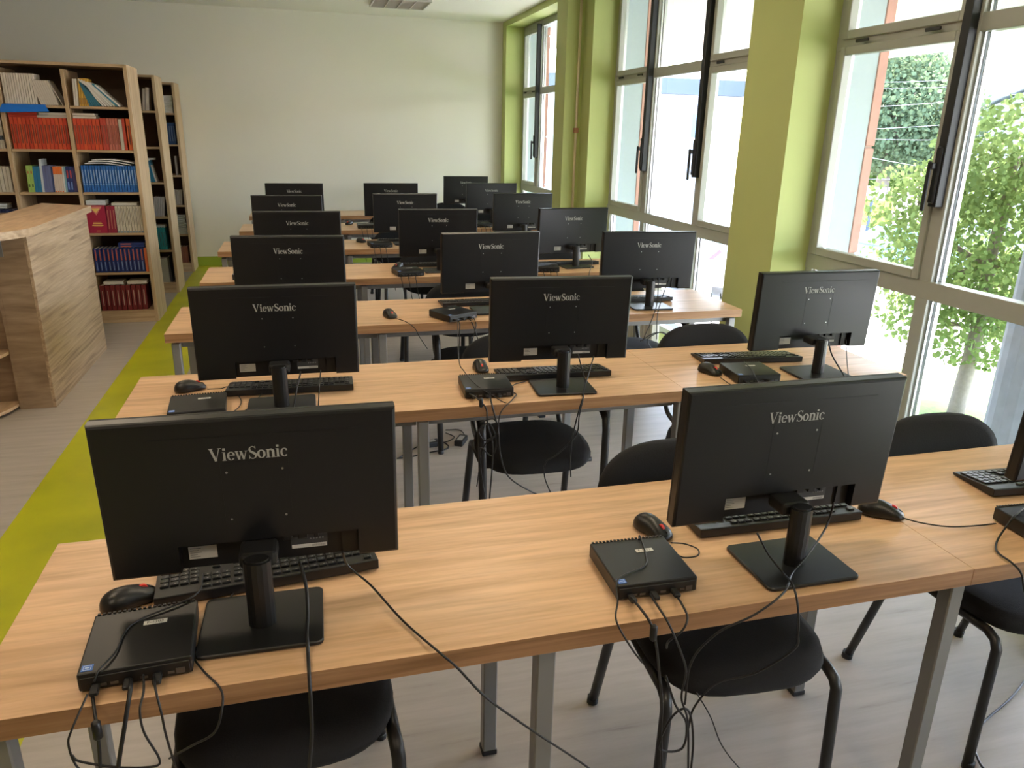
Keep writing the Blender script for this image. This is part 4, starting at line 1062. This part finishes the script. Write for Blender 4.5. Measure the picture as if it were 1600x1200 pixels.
# ---------------------------------------------------------------- cables
CABLES = {
 '1a_power': [(-0.394, 1.19, 0.763), (-0.386, 1.165, 0.756), (-0.373, 1.12, 0.747), (-0.375, 1.12, 0.702), (-0.38, 1.12, 0.651), (-0.394, 1.13, 0.54)],
 '1a_loop': [(-0.391, 1.16, 0.774), (-0.409, 1.12, 0.742), (-0.418, 1.12, 0.712), (-0.411, 1.12, 0.665), (-0.381, 1.12, 0.624)],
 '1a_video': [(-0.332, 1.19, 0.767), (-0.325, 1.15, 0.775), (-0.333, 1.12, 0.732), (-0.353, 1.12, 0.651), (-0.375, 1.13, 0.535)],
 '1a_net': [(-0.312, 1.19, 0.773), (-0.305, 1.15, 0.771), (-0.307, 1.12, 0.758), (-0.306, 1.12, 0.713), (-0.29, 1.12, 0.656), (-0.3, 1.12, 0.641), (-0.353, 1.12, 0.652), (-0.406, 1.12, 0.677), (-0.416, 1.12, 0.692)],
 '1a_usb': [(-0.296, 1.19, 0.77), (-0.284, 1.14, 0.778), (-0.276, 1.12, 0.745), (-0.279, 1.14, 0.682), (-0.286, 1.2, 0.556)],
 '1a_kbd': [(-0.248, 1.493, 0.775), (-0.251, 1.391, 0.79), (-0.334, 1.336, 0.79), (-0.358, 1.303, 0.79), (-0.363, 1.24, 0.791), (-0.379, 1.2, 0.791), (-0.387, 1.186, 0.776)],
 '1a_mouse': [(-0.167, 1.489, 0.76), (-0.199, 1.396, 0.756), (-0.232, 1.29, 0.756), (-0.24, 1.246, 0.756), (-0.219, 1.2, 0.756), (-0.186, 1.15, 0.75), (-0.184, 1.12, 0.732), (-0.2, 1.12, 0.689), (-0.243, 1.15, 0.644), (-0.294, 1.2, 0.58)],
 '1a_monpower': [(-0.05, 1.39, 0.837), (-0.04, 1.35, 0.806), (-0.039, 1.3, 0.779), (-0.042, 1.245, 0.769), (-0.041, 1.222, 0.766), (-0.041, 1.2, 0.757), (-0.04, 1.155, 0.757), (-0.04, 1.143, 0.747), (-0.04, 1.13, 0.72), (-0.043, 1.13, 0.638), (-0.054, 1.14, 0.544), (-0.064, 1.15, 0.429)],
 '1a_vga': [(0.035, 1.39, 0.849), (0.046, 1.411, 0.8), (0.088, 1.376, 0.77), (0.139, 1.261, 0.756), (0.194, 1.146, 0.756), (0.225, 1.15, 0.716), (0.276, 1.13, 0.655), (0.376, 1.16, 0.531), (0.523, 1.2, 0.359), (0.673, 1.3, 0.126)],
 '1b_usb': [(0.692, 1.391, 0.79), (0.701, 1.404, 0.79), (0.679, 1.324, 0.79), (0.655, 1.284, 0.79), (0.583, 1.251, 0.79), (0.562, 1.2, 0.773), (0.534, 1.14, 0.775), (0.563, 1.13, 0.718), (0.628, 1.2, 0.614)],
 '1b_power': [(0.599, 1.22, 0.765), (0.592, 1.16, 0.781), (0.6, 1.125, 0.767), (0.618, 1.13, 0.716), (0.648, 1.16, 0.618), (0.685, 1.2, 0.495), (0.69, 1.2, 0.408), (0.708, 1.2, 0.259)],
 '1b_net': [(0.642, 1.22, 0.766), (0.639, 1.17, 0.766), (0.639, 1.125, 0.76), (0.672, 1.13, 0.691), (0.71, 1.16, 0.606), (0.724, 1.19, 0.513), (0.753, 1.2, 0.429), (0.771, 1.2, 0.262)],
 '1b_video': [(0.703, 1.23, 0.755), (0.688, 1.17, 0.769), (0.687, 1.14, 0.757), (0.673, 1.13, 0.736), (0.651, 1.14, 0.707), (0.682, 1.2, 0.641)],
 '1b_mon': [(0.957, 1.33, 0.806), (0.948, 1.269, 0.79), (0.962, 1.232, 0.765), (0.931, 1.155, 0.788), (0.928, 1.125, 0.758), (0.945, 1.13, 0.681), (0.957, 1.15, 0.624), (0.908, 1.2, 0.533), (0.827, 1.22, 0.505), (0.777, 1.22, 0.45), (0.768, 1.22, 0.39)],
 '1b_mon2': [(1.16, 1.34, 0.856), (1.14, 1.33, 0.796), (1.035, 1.252, 0.78), (0.981, 1.222, 0.765), (0.903, 1.14, 0.782), (0.831, 1.125, 0.751), (0.758, 1.14, 0.707), (0.732, 1.18, 0.61), (0.74, 1.2, 0.484)],
 '1b_mouse': [(0.782, 1.405, 0.762), (0.817, 1.402, 0.756), (0.835, 1.374, 0.756), (0.821, 1.348, 0.756), (0.789, 1.347, 0.756), (0.777, 1.361, 0.756)],
 '1b_tangle': [(0.686, 1.2, 0.571), (0.716, 1.2, 0.489), (0.749, 1.2, 0.43), (0.745, 1.2, 0.36), (0.688, 1.2, 0.376), (0.712, 1.2, 0.455), (0.75, 1.2, 0.465), (0.772, 1.2, 0.371), (0.775, 1.2, 0.223)],
 '1b_thin': [(0.791, 1.24, 0.471), (0.835, 1.24, 0.394), (0.876, 1.24, 0.301), (0.942, 1.24, 0.208), (1.004, 1.24, 0.143)],
 '1c_mouse': [(1.409, 1.388, 0.762), (1.449, 1.36, 0.756), (1.505, 1.327, 0.756), (1.583, 1.316, 0.756), (1.633, 1.314, 0.756)],
 '1c_usb': [(1.731, 1.323, 0.79), (1.651, 1.286, 0.79), (1.623, 1.277, 0.77), (1.562, 1.243, 0.756), (1.519, 1.202, 0.756), (1.512, 1.155, 0.755), (1.516, 1.13, 0.74), (1.53, 1.12, 0.691), (1.622, 1.13, 0.563)],
 '1c_floor': [(2.318, 1.592, 0.006), (2.165, 1.515, 0.006), (2.037, 1.457, 0.006), (1.878, 1.398, 0.006), (1.79, 1.342, 0.006), (1.745, 1.28, 0.006), (1.734, 1.237, 0.006)],
 '2a_mon1': [(-0.04, 2.6, 0.865), (-0.059, 2.55, 0.809), (-0.071, 2.525, 0.76), (-0.078, 2.42, 0.758), (-0.089, 2.42, 0.611)],
 '2a_mon2': [(0.027, 2.6, 0.866), (0.018, 2.55, 0.819), (0.009, 2.489, 0.76), (0.002, 2.42, 0.74), (-0.017, 2.42, 0.604)],
 '2a_mouse': [(-0.372, 2.782, 0.762), (-0.329, 2.799, 0.756), (-0.301, 2.808, 0.756), (-0.254, 2.676, 0.756), (-0.25, 2.588, 0.756), (-0.278, 2.511, 0.756)],
 '2a_kbd': [(-0.169, 2.739, 0.765), (-0.19, 2.676, 0.756), (-0.225, 2.55, 0.756), (-0.274, 2.51, 0.756)],
 '2b_kbd': [(0.713, 3.62, 0.773), (0.549, 2.765, 0.83), (0.555, 2.693, 0.8), (0.572, 2.547, 0.79), (0.616, 2.481, 0.77), (0.64, 2.461, 0.756), (0.665, 2.44, 0.747)],
 '2b_power': [(0.536, 2.51, 0.773), (0.553, 2.46, 0.772), (0.565, 2.43, 0.763), (0.579, 2.42, 0.741), (0.584, 2.42, 0.681), (0.604, 2.42, 0.593), (0.594, 2.42, 0.391)],
 '2b_video': [(0.611, 2.51, 0.773), (0.602, 2.44, 0.756), (0.621, 2.42, 0.665), (0.632, 2.42, 0.566), (0.673, 2.45, 0.459), (0.777, 2.5, 0.363), (0.856, 2.5, 0.322)],
 '2b_net': [(0.659, 2.51, 0.772), (0.713, 2.521, 0.757), (0.682, 2.46, 0.756), (0.63, 2.42, 0.725), (0.615, 2.42, 0.642), (0.568, 2.42, 0.596), (0.546, 2.42, 0.448)],
 '2b_tangle': [(0.556, 2.42, 0.695), (0.607, 2.42, 0.703), (0.621, 2.42, 0.653), (0.575, 2.42, 0.625), (0.552, 2.42, 0.666), (0.591, 2.42, 0.687), (0.617, 2.42, 0.617), (0.599, 2.42, 0.564), (0.557, 2.42, 0.597), (0.562, 2.42, 0.497), (0.582, 2.42, 0.366)],
 '2b_base': [(0.719, 2.605, 0.756), (0.743, 2.632, 0.756), (0.788, 2.654, 0.756)],
 '2b_mon1': [(0.988, 2.63, 0.862), (0.999, 2.6, 0.801), (0.99, 2.54, 0.772), (0.957, 2.47, 0.757), (0.943, 2.434, 0.756), (0.927, 2.425, 0.715), (0.905, 2.42, 0.616), (0.899, 2.42, 0.527), (0.905, 2.42, 0.449)],
 '2b_mon2': [(1.054, 2.63, 0.851), (1.009, 2.57, 0.784), (0.953, 2.47, 0.757), (0.944, 2.434, 0.757), (0.928, 2.425, 0.69), (0.921, 2.43, 0.611), (0.857, 2.45, 0.531), (0.815, 2.45, 0.504), (0.812, 2.45, 0.445), (0.838, 2.45, 0.375)],
 '2c_mon1': [(2.075, 2.59, 0.877), (2.082, 2.56, 0.816), (2.056, 2.433, 0.76), (2.067, 2.42, 0.709)],
 '2c_mon2': [(2.163, 2.59, 0.872), (2.174, 2.58, 0.791), (2.071, 2.43, 0.76), (2.068, 2.42, 0.704)],
 '2c_usb': [(1.711, 2.617, 0.79), (1.683, 2.515, 0.79), (1.644, 2.421, 0.785), (1.66, 2.42, 0.748), (1.673, 2.42, 0.657)],
 '2c_mouse': [(1.558, 2.534, 0.76), (1.558, 2.464, 0.756), (1.569, 2.414, 0.756), (1.624, 2.43, 0.729)],
 '3b_power': [(0.695, 3.71, 0.769), (0.73, 3.67, 0.75), (0.731, 3.66, 0.696), (0.727, 3.66, 0.561)],
 '3b_video': [(0.781, 3.74, 0.768), (0.799, 3.67, 0.74), (0.821, 3.66, 0.675), (0.845, 3.66, 0.605)],
 '3b_net': [(0.804, 3.74, 0.771), (0.819, 3.67, 0.739), (0.804, 3.66, 0.675), (0.777, 3.66, 0.592)],
 '3b_mouse': [(0.427, 3.753, 0.76), (0.467, 3.693, 0.756), (0.504, 3.66, 0.73), (0.528, 3.66, 0.682), (0.566, 3.66, 0.62)],
 '3c_mon1': [(1.923, 3.89, 0.924), (1.884, 3.8, 0.789), (1.796, 3.66, 0.734), (1.746, 3.66, 0.601)],
 '3c_mon2': [(1.998, 3.89, 0.922), (1.882, 3.75, 0.8), (1.822, 3.66, 0.733), (1.829, 3.66, 0.607)],
 '3c_coil': [(1.731, 3.66, 0.601), (1.822, 3.66, 0.644), (1.905, 3.66, 0.622), (1.896, 3.66, 0.556), (1.811, 3.66, 0.554), (1.776, 3.66, 0.61), (1.86, 3.66, 0.645), (1.92, 3.66, 0.584), (1.85, 3.66, 0.544)],
 '4c': [(2.011, 5.24, 0.825), (2.009, 5.15, 0.783), (1.908, 4.93, 0.754), (1.901, 4.92, 0.724)],
 'floor2': [(0.403, 3.725, 0.006), (0.471, 3.727, 0.006), (0.562, 3.759, 0.006), (0.693, 3.802, 0.006), (0.675, 3.899, 0.006), (0.584, 3.9, 0.006), (0.481, 3.803, 0.006), (0.417, 3.73, 0.006)],
}
CL = {'1a_power': ('black power cable with ferrite lump hanging from the left mini computer of the nearest desk', .0028),
 '1a_loop': ('thin black cable looping left off the desk edge below the nearest left computer', .0018),
 '1a_video': ('thick black video cable hanging from the nearest left mini computer', .0036),
 '1a_net': ('thin cable that hangs and runs back left below the nearest left computer', .0020),
 '1a_usb': ('short thin cable hanging right-most from the nearest left computer', .0020),
 '1a_kbd': ('keyboard cord lying across the top of the nearest left mini computer', .0018),
 '1a_mouse': ('black cord curving past the stand base and over the desk edge, nearest left place', .0020),
 '1a_monpower': ('thick black cord hanging straight down from the nearest left monitor', .0034),
 '1a_vga': ('long black cord running from the nearest left monitor diagonally down to the floor', .0024),
 '1b_usb': ('cord lying over the nearest middle mini computer and dropping to the chair', .0019),
 '1b_power': ('power cable with ferrite lump below the nearest middle mini computer', .0028),
 '1b_net': ('cable from the centre port of the nearest middle mini computer', .0024),
 '1b_video': ('short curling cable from the right port of the nearest middle mini computer', .0024),
 '1b_mon': ('cord dropping from the nearest middle monitor base over the black chair seat', .0024),
 '1b_mon2': ('cord crossing behind the nearest middle monitor neck and sweeping left over the edge', .0024),
 '1b_mouse': ('small loop of mouse cord beside the nearest middle mini computer', .0018),
 '1b_tangle': ('knotted black cable bundle hanging by the nearest middle chair leg', .0026),
 '1b_thin': ('thin wavy cable trailing to the floor under the nearest middle chair', .0016),
 '1c_mouse': ('mouse cord running right across the nearest desk to the edge computer', .0018),
 '1c_usb': ('cord falling from the right-edge mini computer over the desk edge', .0024),
 '1c_floor': ('thick black cord curling on the floor at the bottom right corner', .0036),
 '2a_mon1': ('left cord hanging from the second-row left monitor', .0028), '2a_mon2': ('right cord hanging from the second-row left monitor', .0020),
 '2a_mouse': ('mouse cord curving right of the second-row left mini computer', .0018), '2a_kbd': ('keyboard cord joining the second-row left mini computer', .0018),
 '2b_kbd': ('long cord hanging onto the second-row middle mini computer from the row behind', .0018),
 '2b_power': ('power cable with ferrite lump, second-row middle mini computer', .0028), '2b_video': ('long cable sweeping right over the armchair seat, second row middle', .0030),
 '2b_net': ('cable curling round the second-row middle mini computer and hanging down', .0022), '2b_tangle': ('thick tangle of black cables under the second desk by the armrest', .0026),
 '2b_base': ('short cord between the second-row middle computer and the stand base', .0020),
 '2b_mon1': ('straight cord hanging from the second-row middle monitor', .0026), '2b_mon2': ('cord from the second-row middle monitor bending left over the seat', .0026),
 '2c_mon1': ('left cord of the second-row window-side monitor', .0030), '2c_mon2': ('right thin cord of the second-row window-side monitor', .0018),
 '2c_usb': ('cord over the second-row window-side mini computer', .0018), '2c_mouse': ('mouse cord left of the second-row window-side mini computer', .0018),
 '3b_power': ('power cable of the third-row middle mini computer', .0026), '3b_video': ('video cable of the third-row middle mini computer', .0030),
 '3b_net': ('network cable of the third-row middle mini computer', .0022), '3b_mouse': ('mouse cord sliding off the front edge of the third desk', .0020),
 '3c_mon1': ('left cord of the third-row window-side monitor', .0026), '3c_mon2': ('right cord of the third-row window-side monitor', .0026),
 '3c_coil': ('coiled spare cable hanging under the third desk near the radiator', .0028), '4c': ('cord of the fourth-row window-side monitor', .0026),
 'floor2': ('loop of black cable on the floor under the second and third desks', .0040)}
FER = {'1a_power': (-.373, 1.118, .735), '1b_power': (.606, 1.122, .748), '2b_power': (.562, 2.43, .765)}
for k, pts in CABLES.items():
    lab, r_ = CL[k]
    P = smooth(pts, 7); base = P[0].copy()
    bm = bmn(); tube(bm, [p-base for p in P], r_, 8)
    if k in FER:
        f = Vector(FER[k])-base
        tube(bm, [f+Vector((0, 0, .018)), f+Vector((0, 0, .014)), f-Vector((0, 0, .014)), f-Vector((0, 0, .018))], [.0035, .0075, .0075, .0035], 10)
    o = build('cable', bm, M_cable, None, base); lab = ' '.join(lab.split()[:16])
    tag(o, lab, 'cable', 'cables at the desks')
# plain drops for the computers further back
drops = [(3, 1), (3, 2), (4, 1), (4, 2), (5, 1), (5, 2), (2, 2), (0, 2)]
for r, s in drops:
    x, y, a = PCS[(r, s)]; e = ROWY[r]-.012
    for k, (dx, ln) in enumerate(((-.06, .30), (-.012, .24), (.034, .34))):
        P = smooth([(x+dx, y-.10, TZ+.016), (x+dx, e-.004, TZ+.008), (x+dx+.005, e-.014, TZ-.03), (x+dx+.02, e-.012, TZ-.13), (x+dx+.03+.02*k, e-.01, TZ-ln)], 6)
        b0 = P[0].copy(); bm = bmn(); tube(bm, [p-b0 for p in P], .0024, 6)
        tag(build('cable', bm, M_cable, None, b0), '%s black cable hanging off the desk, %s' % (['left', 'centre', 'right'][k], seatname(r, s)), 'cable', 'cables at the desks')
# adapters on the floor
def adapter(x, y, a, lab, s=(.11, .05, .032), z=0):
    t = thing('power_adapter', lab, 'power adapter', (x, y, z), math.radians(a), 'power adapters')
    bm = bmn(); bx(bm, (0, 0, s[2]/2), s, .006, 0, None, 2); build('adapter_body', bm, M_blackm, t)
    bm = bmn(); bx(bm, (0, 0, s[2]+.0002), (s[0]*.6, s[1]*.6, .0006)); build('rating_label', bm, M_letter, t)
    bm = bmn(); tube(bm, smooth([(s[0]/2, 0, .015), (s[0]/2+.05, .01, .006), (s[0]/2+.12, .06, .004), (s[0]/2+.1, .14, .004)], 6), .003, 6); build('adapter_cord', bm, M_cable, t)
adapter(.60, 3.86, 12, 'black power adapter on the floor under the second desk, left one')
adapter(.78, 3.87, 62, 'black power adapter on the floor tilted beside the chair leg, right one')
adapter(1.80, 1.15, -60, 'black power adapter on the floor at the bottom right photo edge', (.13, .06, .035))
t = thing('power_strip', 'white power strip with black plugs on the floor below the fourth desk', 'power strip', (.70, 7.2, 0))
bm = bmn(); bx(bm, (0, 0, .02), (.34, .06, .04), .008, 0, None, 2); build('strip_body', bm, M_white, t)
for k in (-.10, -.02):
    bm = bmn(); bx(bm, (k, 0, .063), (.035, .035, .046), .006); build('plug', bm, M_blackm, t)

# ---------------------------------------------------------------- outside
G = -2.0
bm = bmn(); bx(bm, (30, 20, G-.1), (60, 80, .2)); struct('ground', bm, M_pave)
bm = bmn(); prism(bm, [(3.2, -4), (14.5, -4), (13.0, 8.0), (10.5, 10.2), (3.2, 10.5)], G-.02, G+.03, 'z'); struct('lawn', bm, M_grass)
bm = bmn(); bx(bm, (6.25, 3.5, 3.10), (6.36, 18, .30)); struct('canopy', bm, M_soffit)
t = thing('concrete_column', 'rough grey concrete column standing outside the nearest window at the right edge', 'column', (5.32, 4.18, G))
bm = bmn(); prism(bm, [(.32*math.cos(a*PI/12), .32*math.sin(a*PI/12)) for a in range(24)], 0, 4.95, 'z')
build('column_shaft', bm, M_conc, t, sm=False)
# building opposite
t = thing('white_building', 'white rendered building with grey roof band seen through the middle window', 'building', (8, 25, G))
part('building_wall', M_wall2, t, ((-1.0, 4, 2.5), (16.0, 8, 5.05)))
part('roof_band', M_fascia, t, ((-1.0, 3.9, 5.27), (16.25, 8.3, .5)))
for x, z in ((5.4, 4.03), (-.4, 4.03), (-3.5, 4.03)):
    w1 = part('window_frame', M_white, t, ((x, -.01, z), (.72, .06, .95)))
    part('pane', M_dark, w1, ((x, -.045, z), (.56, .02, .78)))
# house with the sloping roof
t = thing('gabled_house', 'grey house with pale sloping roof edge behind the bright tree', 'house', (23, 17, G))
bm = bmn(); prism(bm, [(-6.5, 0), (6.5, 0), (6.5, 4.5), (0, 6.6), (-6.5, 4.5)], 0, 8, 'x'); build('house_wall', bm, plain('house_grey', (.42, .44, .46), .8), t)
for s in (-1, 1):
    bm = bmn(); prism(bm, [(0, 6.75), (s*7.4, 4.36), (s*7.4, 4.80), (0, 7.22)], -.7, 8.4, 'x'); build('roof', bm, plain('pale_roof', (.55, .64, .68), .6), t)
for y, z in ((3.0, 4.0), (-1.0, 4.0), (-3.5, 4.0)): part('window', M_dark, t, ((-.02, y, z), (.06, 1.1, 1.3)))

def leafcloud(name, blobs, n, size, mat, parent, seed):
    rnd = random.Random(seed); vs = []; fs = []
    tot = sum(b[3]*b[4]*b[5] for b in blobs)
    for (cx_, cy_, cz_, rx, ry, rz) in blobs:
        for _ in range(int(n*rx*ry*rz/tot)):
            while True:
                p = Vector((rnd.uniform(-1, 1), rnd.uniform(-1, 1), rnd.uniform(-1, 1)))
                if .25 < p.length < 1: break
            c = Vector((cx_+p.x*rx, cy_+p.y*ry, cz_+p.z*rz))
            nrm = Vector((rnd.gauss(0, 1), rnd.gauss(0, 1), rnd.gauss(.3, .8))).normalized()
            u = nrm.orthogonal().normalized(); v = nrm.cross(u); a = rnd.uniform(0, 2*PI)
            u, v = u*math.cos(a)+v*math.sin(a), v*math.cos(a)-u*math.sin(a)
            s = size*rnd.uniform(.6, 1.25); k = len(vs)
            vs += [c-u*s*.55, c-u*s*.1+v*s*.42+nrm*s*.06, c+u*s*.25+v*s*.36, c+u*s*.62, c+u*s*.25-v*s*.36, c-u*s*.1-v*s*.42+nrm*s*.06]
            fs.append(tuple(range(k, k+6)))
    me = bpy.data.meshes.new(name); me.from_pydata([tuple(v) for v in vs], [], fs); me.materials.append(mat)
    o = bpy.data.objects.new(name, me); COL.objects.link(o); o.parent = parent
    return o
def tree(label, loc, trunk, r0, blobs, n, size, mat, seed, name='tree'):
    t = thing(name, label, 'tree', loc)
    bm = bmn(); P = smooth(trunk, 5); tube(bm, P, [r0*(1-.55*i/(len(P)-1)) for i in range(len(P))], 12)
    top = Vector(trunk[-1])
    rnd = random.Random(seed+1)
    for b in blobs:
        c = Vector(b[:3]); m = P[int(len(P)*.62)]
        tube(bm, smooth([m, m.lerp(c, .5)+Vector((0, 0, -.1)), c], 4), [r0*.42*(1-.07*i) for i in range(9)], 7)
        for _ in range(3):
            e = c+Vector((rnd.uniform(-.7, .7)*b[3], rnd.uniform(-.7, .7)*b[4], rnd.uniform(-.5, .8)*b[5]))
            tube(bm, [c, c.lerp(e, .5)+Vector((0, 0, .03)), e], [r0*.16, r0*.11, r0*.05], 5)
    build('trunk', bm, M_bark, t, sm=True)
    leafcloud('foliage', blobs, n, size, mat, t, seed)
    return t
tree('bright green broad-leaved young tree close outside the nearest window', (8.7, 8.0, G), [(0, 0, -.05), (.12, .05, 1.2), (.2, .15, 2.3), (.3, .2, 3.6)], .115,
     [(.2, .2, 2.6, 1.35, 1.35, 1.2), (.1, -.1, 3.45, 1.1, 1.1, .85), (-.2, 1.15, 2.8, .75, .8, .65), (.7, -1.0, 3.0, .9, .9, .9), (.4, .3, 1.75, 1.2, 1.3, .55), (-.2, 1.35, 1.9, .6, .6, .5), (.1, .2, 1.25, 1.0, 1.5, .5)], 15000, .075, M_leaf, 3)
tree('tall dark green tree filling the left half of the nearest window view', (19.2, 22.5, G), [(0, 0, -.05), (0, 0, 2), (.2, 0, 4), (.3, 0, 6)], .28,
     [(0, 0, 4.4, 2.6, 2.6, 1.9), (-.4, .3, 6.0, 1.9, 2.0, 1.1), (1.7, -.4, 4.2, 1.4, 1.5, 1.7), (-1.8, .5, 4.2, 1.3, 1.5, 1.8), (.8, .2, 5.9, 1.1, 1.2, .8)], 26000, .13, M_leafd, 5)
tree('dense roadside tree behind the yellow fence, lower and paler', (25.0, 28.5, G), [(0, 0, -.05), (0, 0, 2), (.1, 0, 3.2)], .2,
     [(0, 0, 3.4, 2.6, 2.6, 1.8), (-1.5, .5, 2.6, 1.6, 1.6, 1.3)], 8000, .2, M_leafb, 9)
t = thing('hedge', 'low loose green hedge beyond the lawn', 'hedge', (13.8, 10.5, G))
leafcloud('foliage', [(0, 0, .55, 1.2, 1.6, .6), (1.5, -2.5, .6, 1.2, 1.6, .65), (2.4, -5.2, .6, 1.2, 1.6, .6)], 5000, .13, M_leafb, t, 11)
# sign, fence, cars, barrier
t = thing('notice_board', 'pale blank notice board on a dark post beyond the bright tree', 'sign', (16.95, 20.0, G))
part('board', M_white, t, ((-.1, 0, 2.12), (.82, .05, .38))); part('post', M_fascia, t, ((-.1, .05, 1.0), (.08, .06, 2.0)))
t = thing('yellow_fence', 'sunlit yellow panel fence far behind the nearest window', 'fence', (17.0, 21.2, G))
for k in range(3): part('fence_panel', M_yellow, t, ((-1.2+1.15*k, 0, 1.45), (1.08, .05, .85)))
for k in range(4): part('fence_post', M_wall2, t, ((-1.78+1.15*k, .05, .95), (.06, .06, 1.9)))
def car(loc, rz, label, paint):
    t = thing('car', label, 'car', loc, rz)
    bm = bmn()
    prof = [(-2.1, .32), (-2.12, .62), (-1.95, .86), (-1.1, .95), (1.25, .95), (2.0, .80), (2.12, .58), (2.1, .30)]
    prism(bm, prof, -.85, .85, 'y'); bmesh.ops.recalc_face_normals(bm, faces=bm.faces); bmesh.ops.bevel(bm, geom=list(bm.edges), offset=.05, segments=2, affect='EDGES'); build('car_body', bm, paint, t)
    bm = bmn(); 
    lo = [(-1.55, -.78), (.95, -.78), (.95, .78), (-1.55, .78)]; hi = [(-1.05, -.60), (.25, -.60), (.25, .60), (-1.05, .60)]
    a = [bm.verts.new((x, y, .93)) for x, y in lo]; b = [bm.verts.new((x, y, 1.42)) for x, y in hi]
    bm.faces.new(b); bm.faces.new(a[::-1])
    for i in range(4): bm.faces.new((a[i], a[(i+1) % 4], b[(i+1) % 4], b[i]))
    build('car_windows', bm, plain('car_glass', (.25, .55, .58), .1), t)
    part('car_roof', paint, t, ((-.4, 0, 1.435), (1.25, 1.18, .04)), bev=.015)
    for x in (-1.35, 1.3):
        for y in (-.80, .80):
            bm = bmn(); bmesh.ops.create_cone(bm, cap_ends=True, segments=20, radius1=.32, radius2=.32, depth=.2, matrix=Matrix.Translation((x, y, .32)) @ Matrix.Rotation(PI/2, 4, 'X'))
            wv = build('wheel', bm, M_tyre, t)
            bm = bmn(); bmesh.ops.create_cone(bm, cap_ends=True, segments=14, radius1=.19, radius2=.19, depth=.21, matrix=Matrix.Translation((x, y, .32)) @ Matrix.Rotation(PI/2, 4, 'X')); build('hubcap', bm, M_port, wv)
    for y in (-.62, .62):
        part('headlight', M_white, t, ((2.09, y, .66), (.05, .28, .12)))
car((10.6, 17.6, G), math.radians(-140), 'white parked car with pale windscreen seen low through the middle window', M_carw)
car((16.0, 17.8, G), math.radians(100), 'grey-blue parked car half hidden behind the bright tree', plain('car_grey_blue', (.12, .2, .3), .3))
t = thing('barrier_pole', 'red and white slanting barrier pole in front of the parked car', 'barrier', (9.4, 15.6, G))
part('barrier_base', M_white, t, ((-.5, 0, .5), (.25, .25, 1.0)))
MB_ = Matrix.Translation((-.5, 0, .95)) @ Matrix.Rotation(math.radians(-38), 4, 'Y')
for k in range(5):
    bm = bmn(); bx(bm, (.2+.4*k, 0, 0), (.4, .06, .10), 0, 0, MB_); build('pole_section', bm, [cmat((.75, .06, .12)), M_white][k % 2], t)
# overhead cables
for i, (ya, za, yb_, zb, r_) in enumerate(((17.5, 2.40, 9.5, 2.62, .012), (17.5, 3.02, 9.5, 2.85, .008), (17.5, 2.92, 9.5, 2.70, .008), (17.5, 1.90, 9.5, 2.25, .009), (17.5, 1.78, 9.5, 1.85, .008), (17.5, 1.62, 9.5, 1.02, .009), (17.5, .75, 9.5, 1.35, .008))):
    bm = bmn(); P = [(0, (yb_-ya)*k/12, (zb-za)*k/12-.12*math.sin(PI*k/12)) for k in range(13)]
    tube(bm, P, r_*.6, 6)
    tag(build('overhead_wire', bm, M_wire, None, (12.2, ya, za)), '%s overhead wire from the top, crossing in front of the dark tree' % ORD[i], 'wire', 'overhead wires')
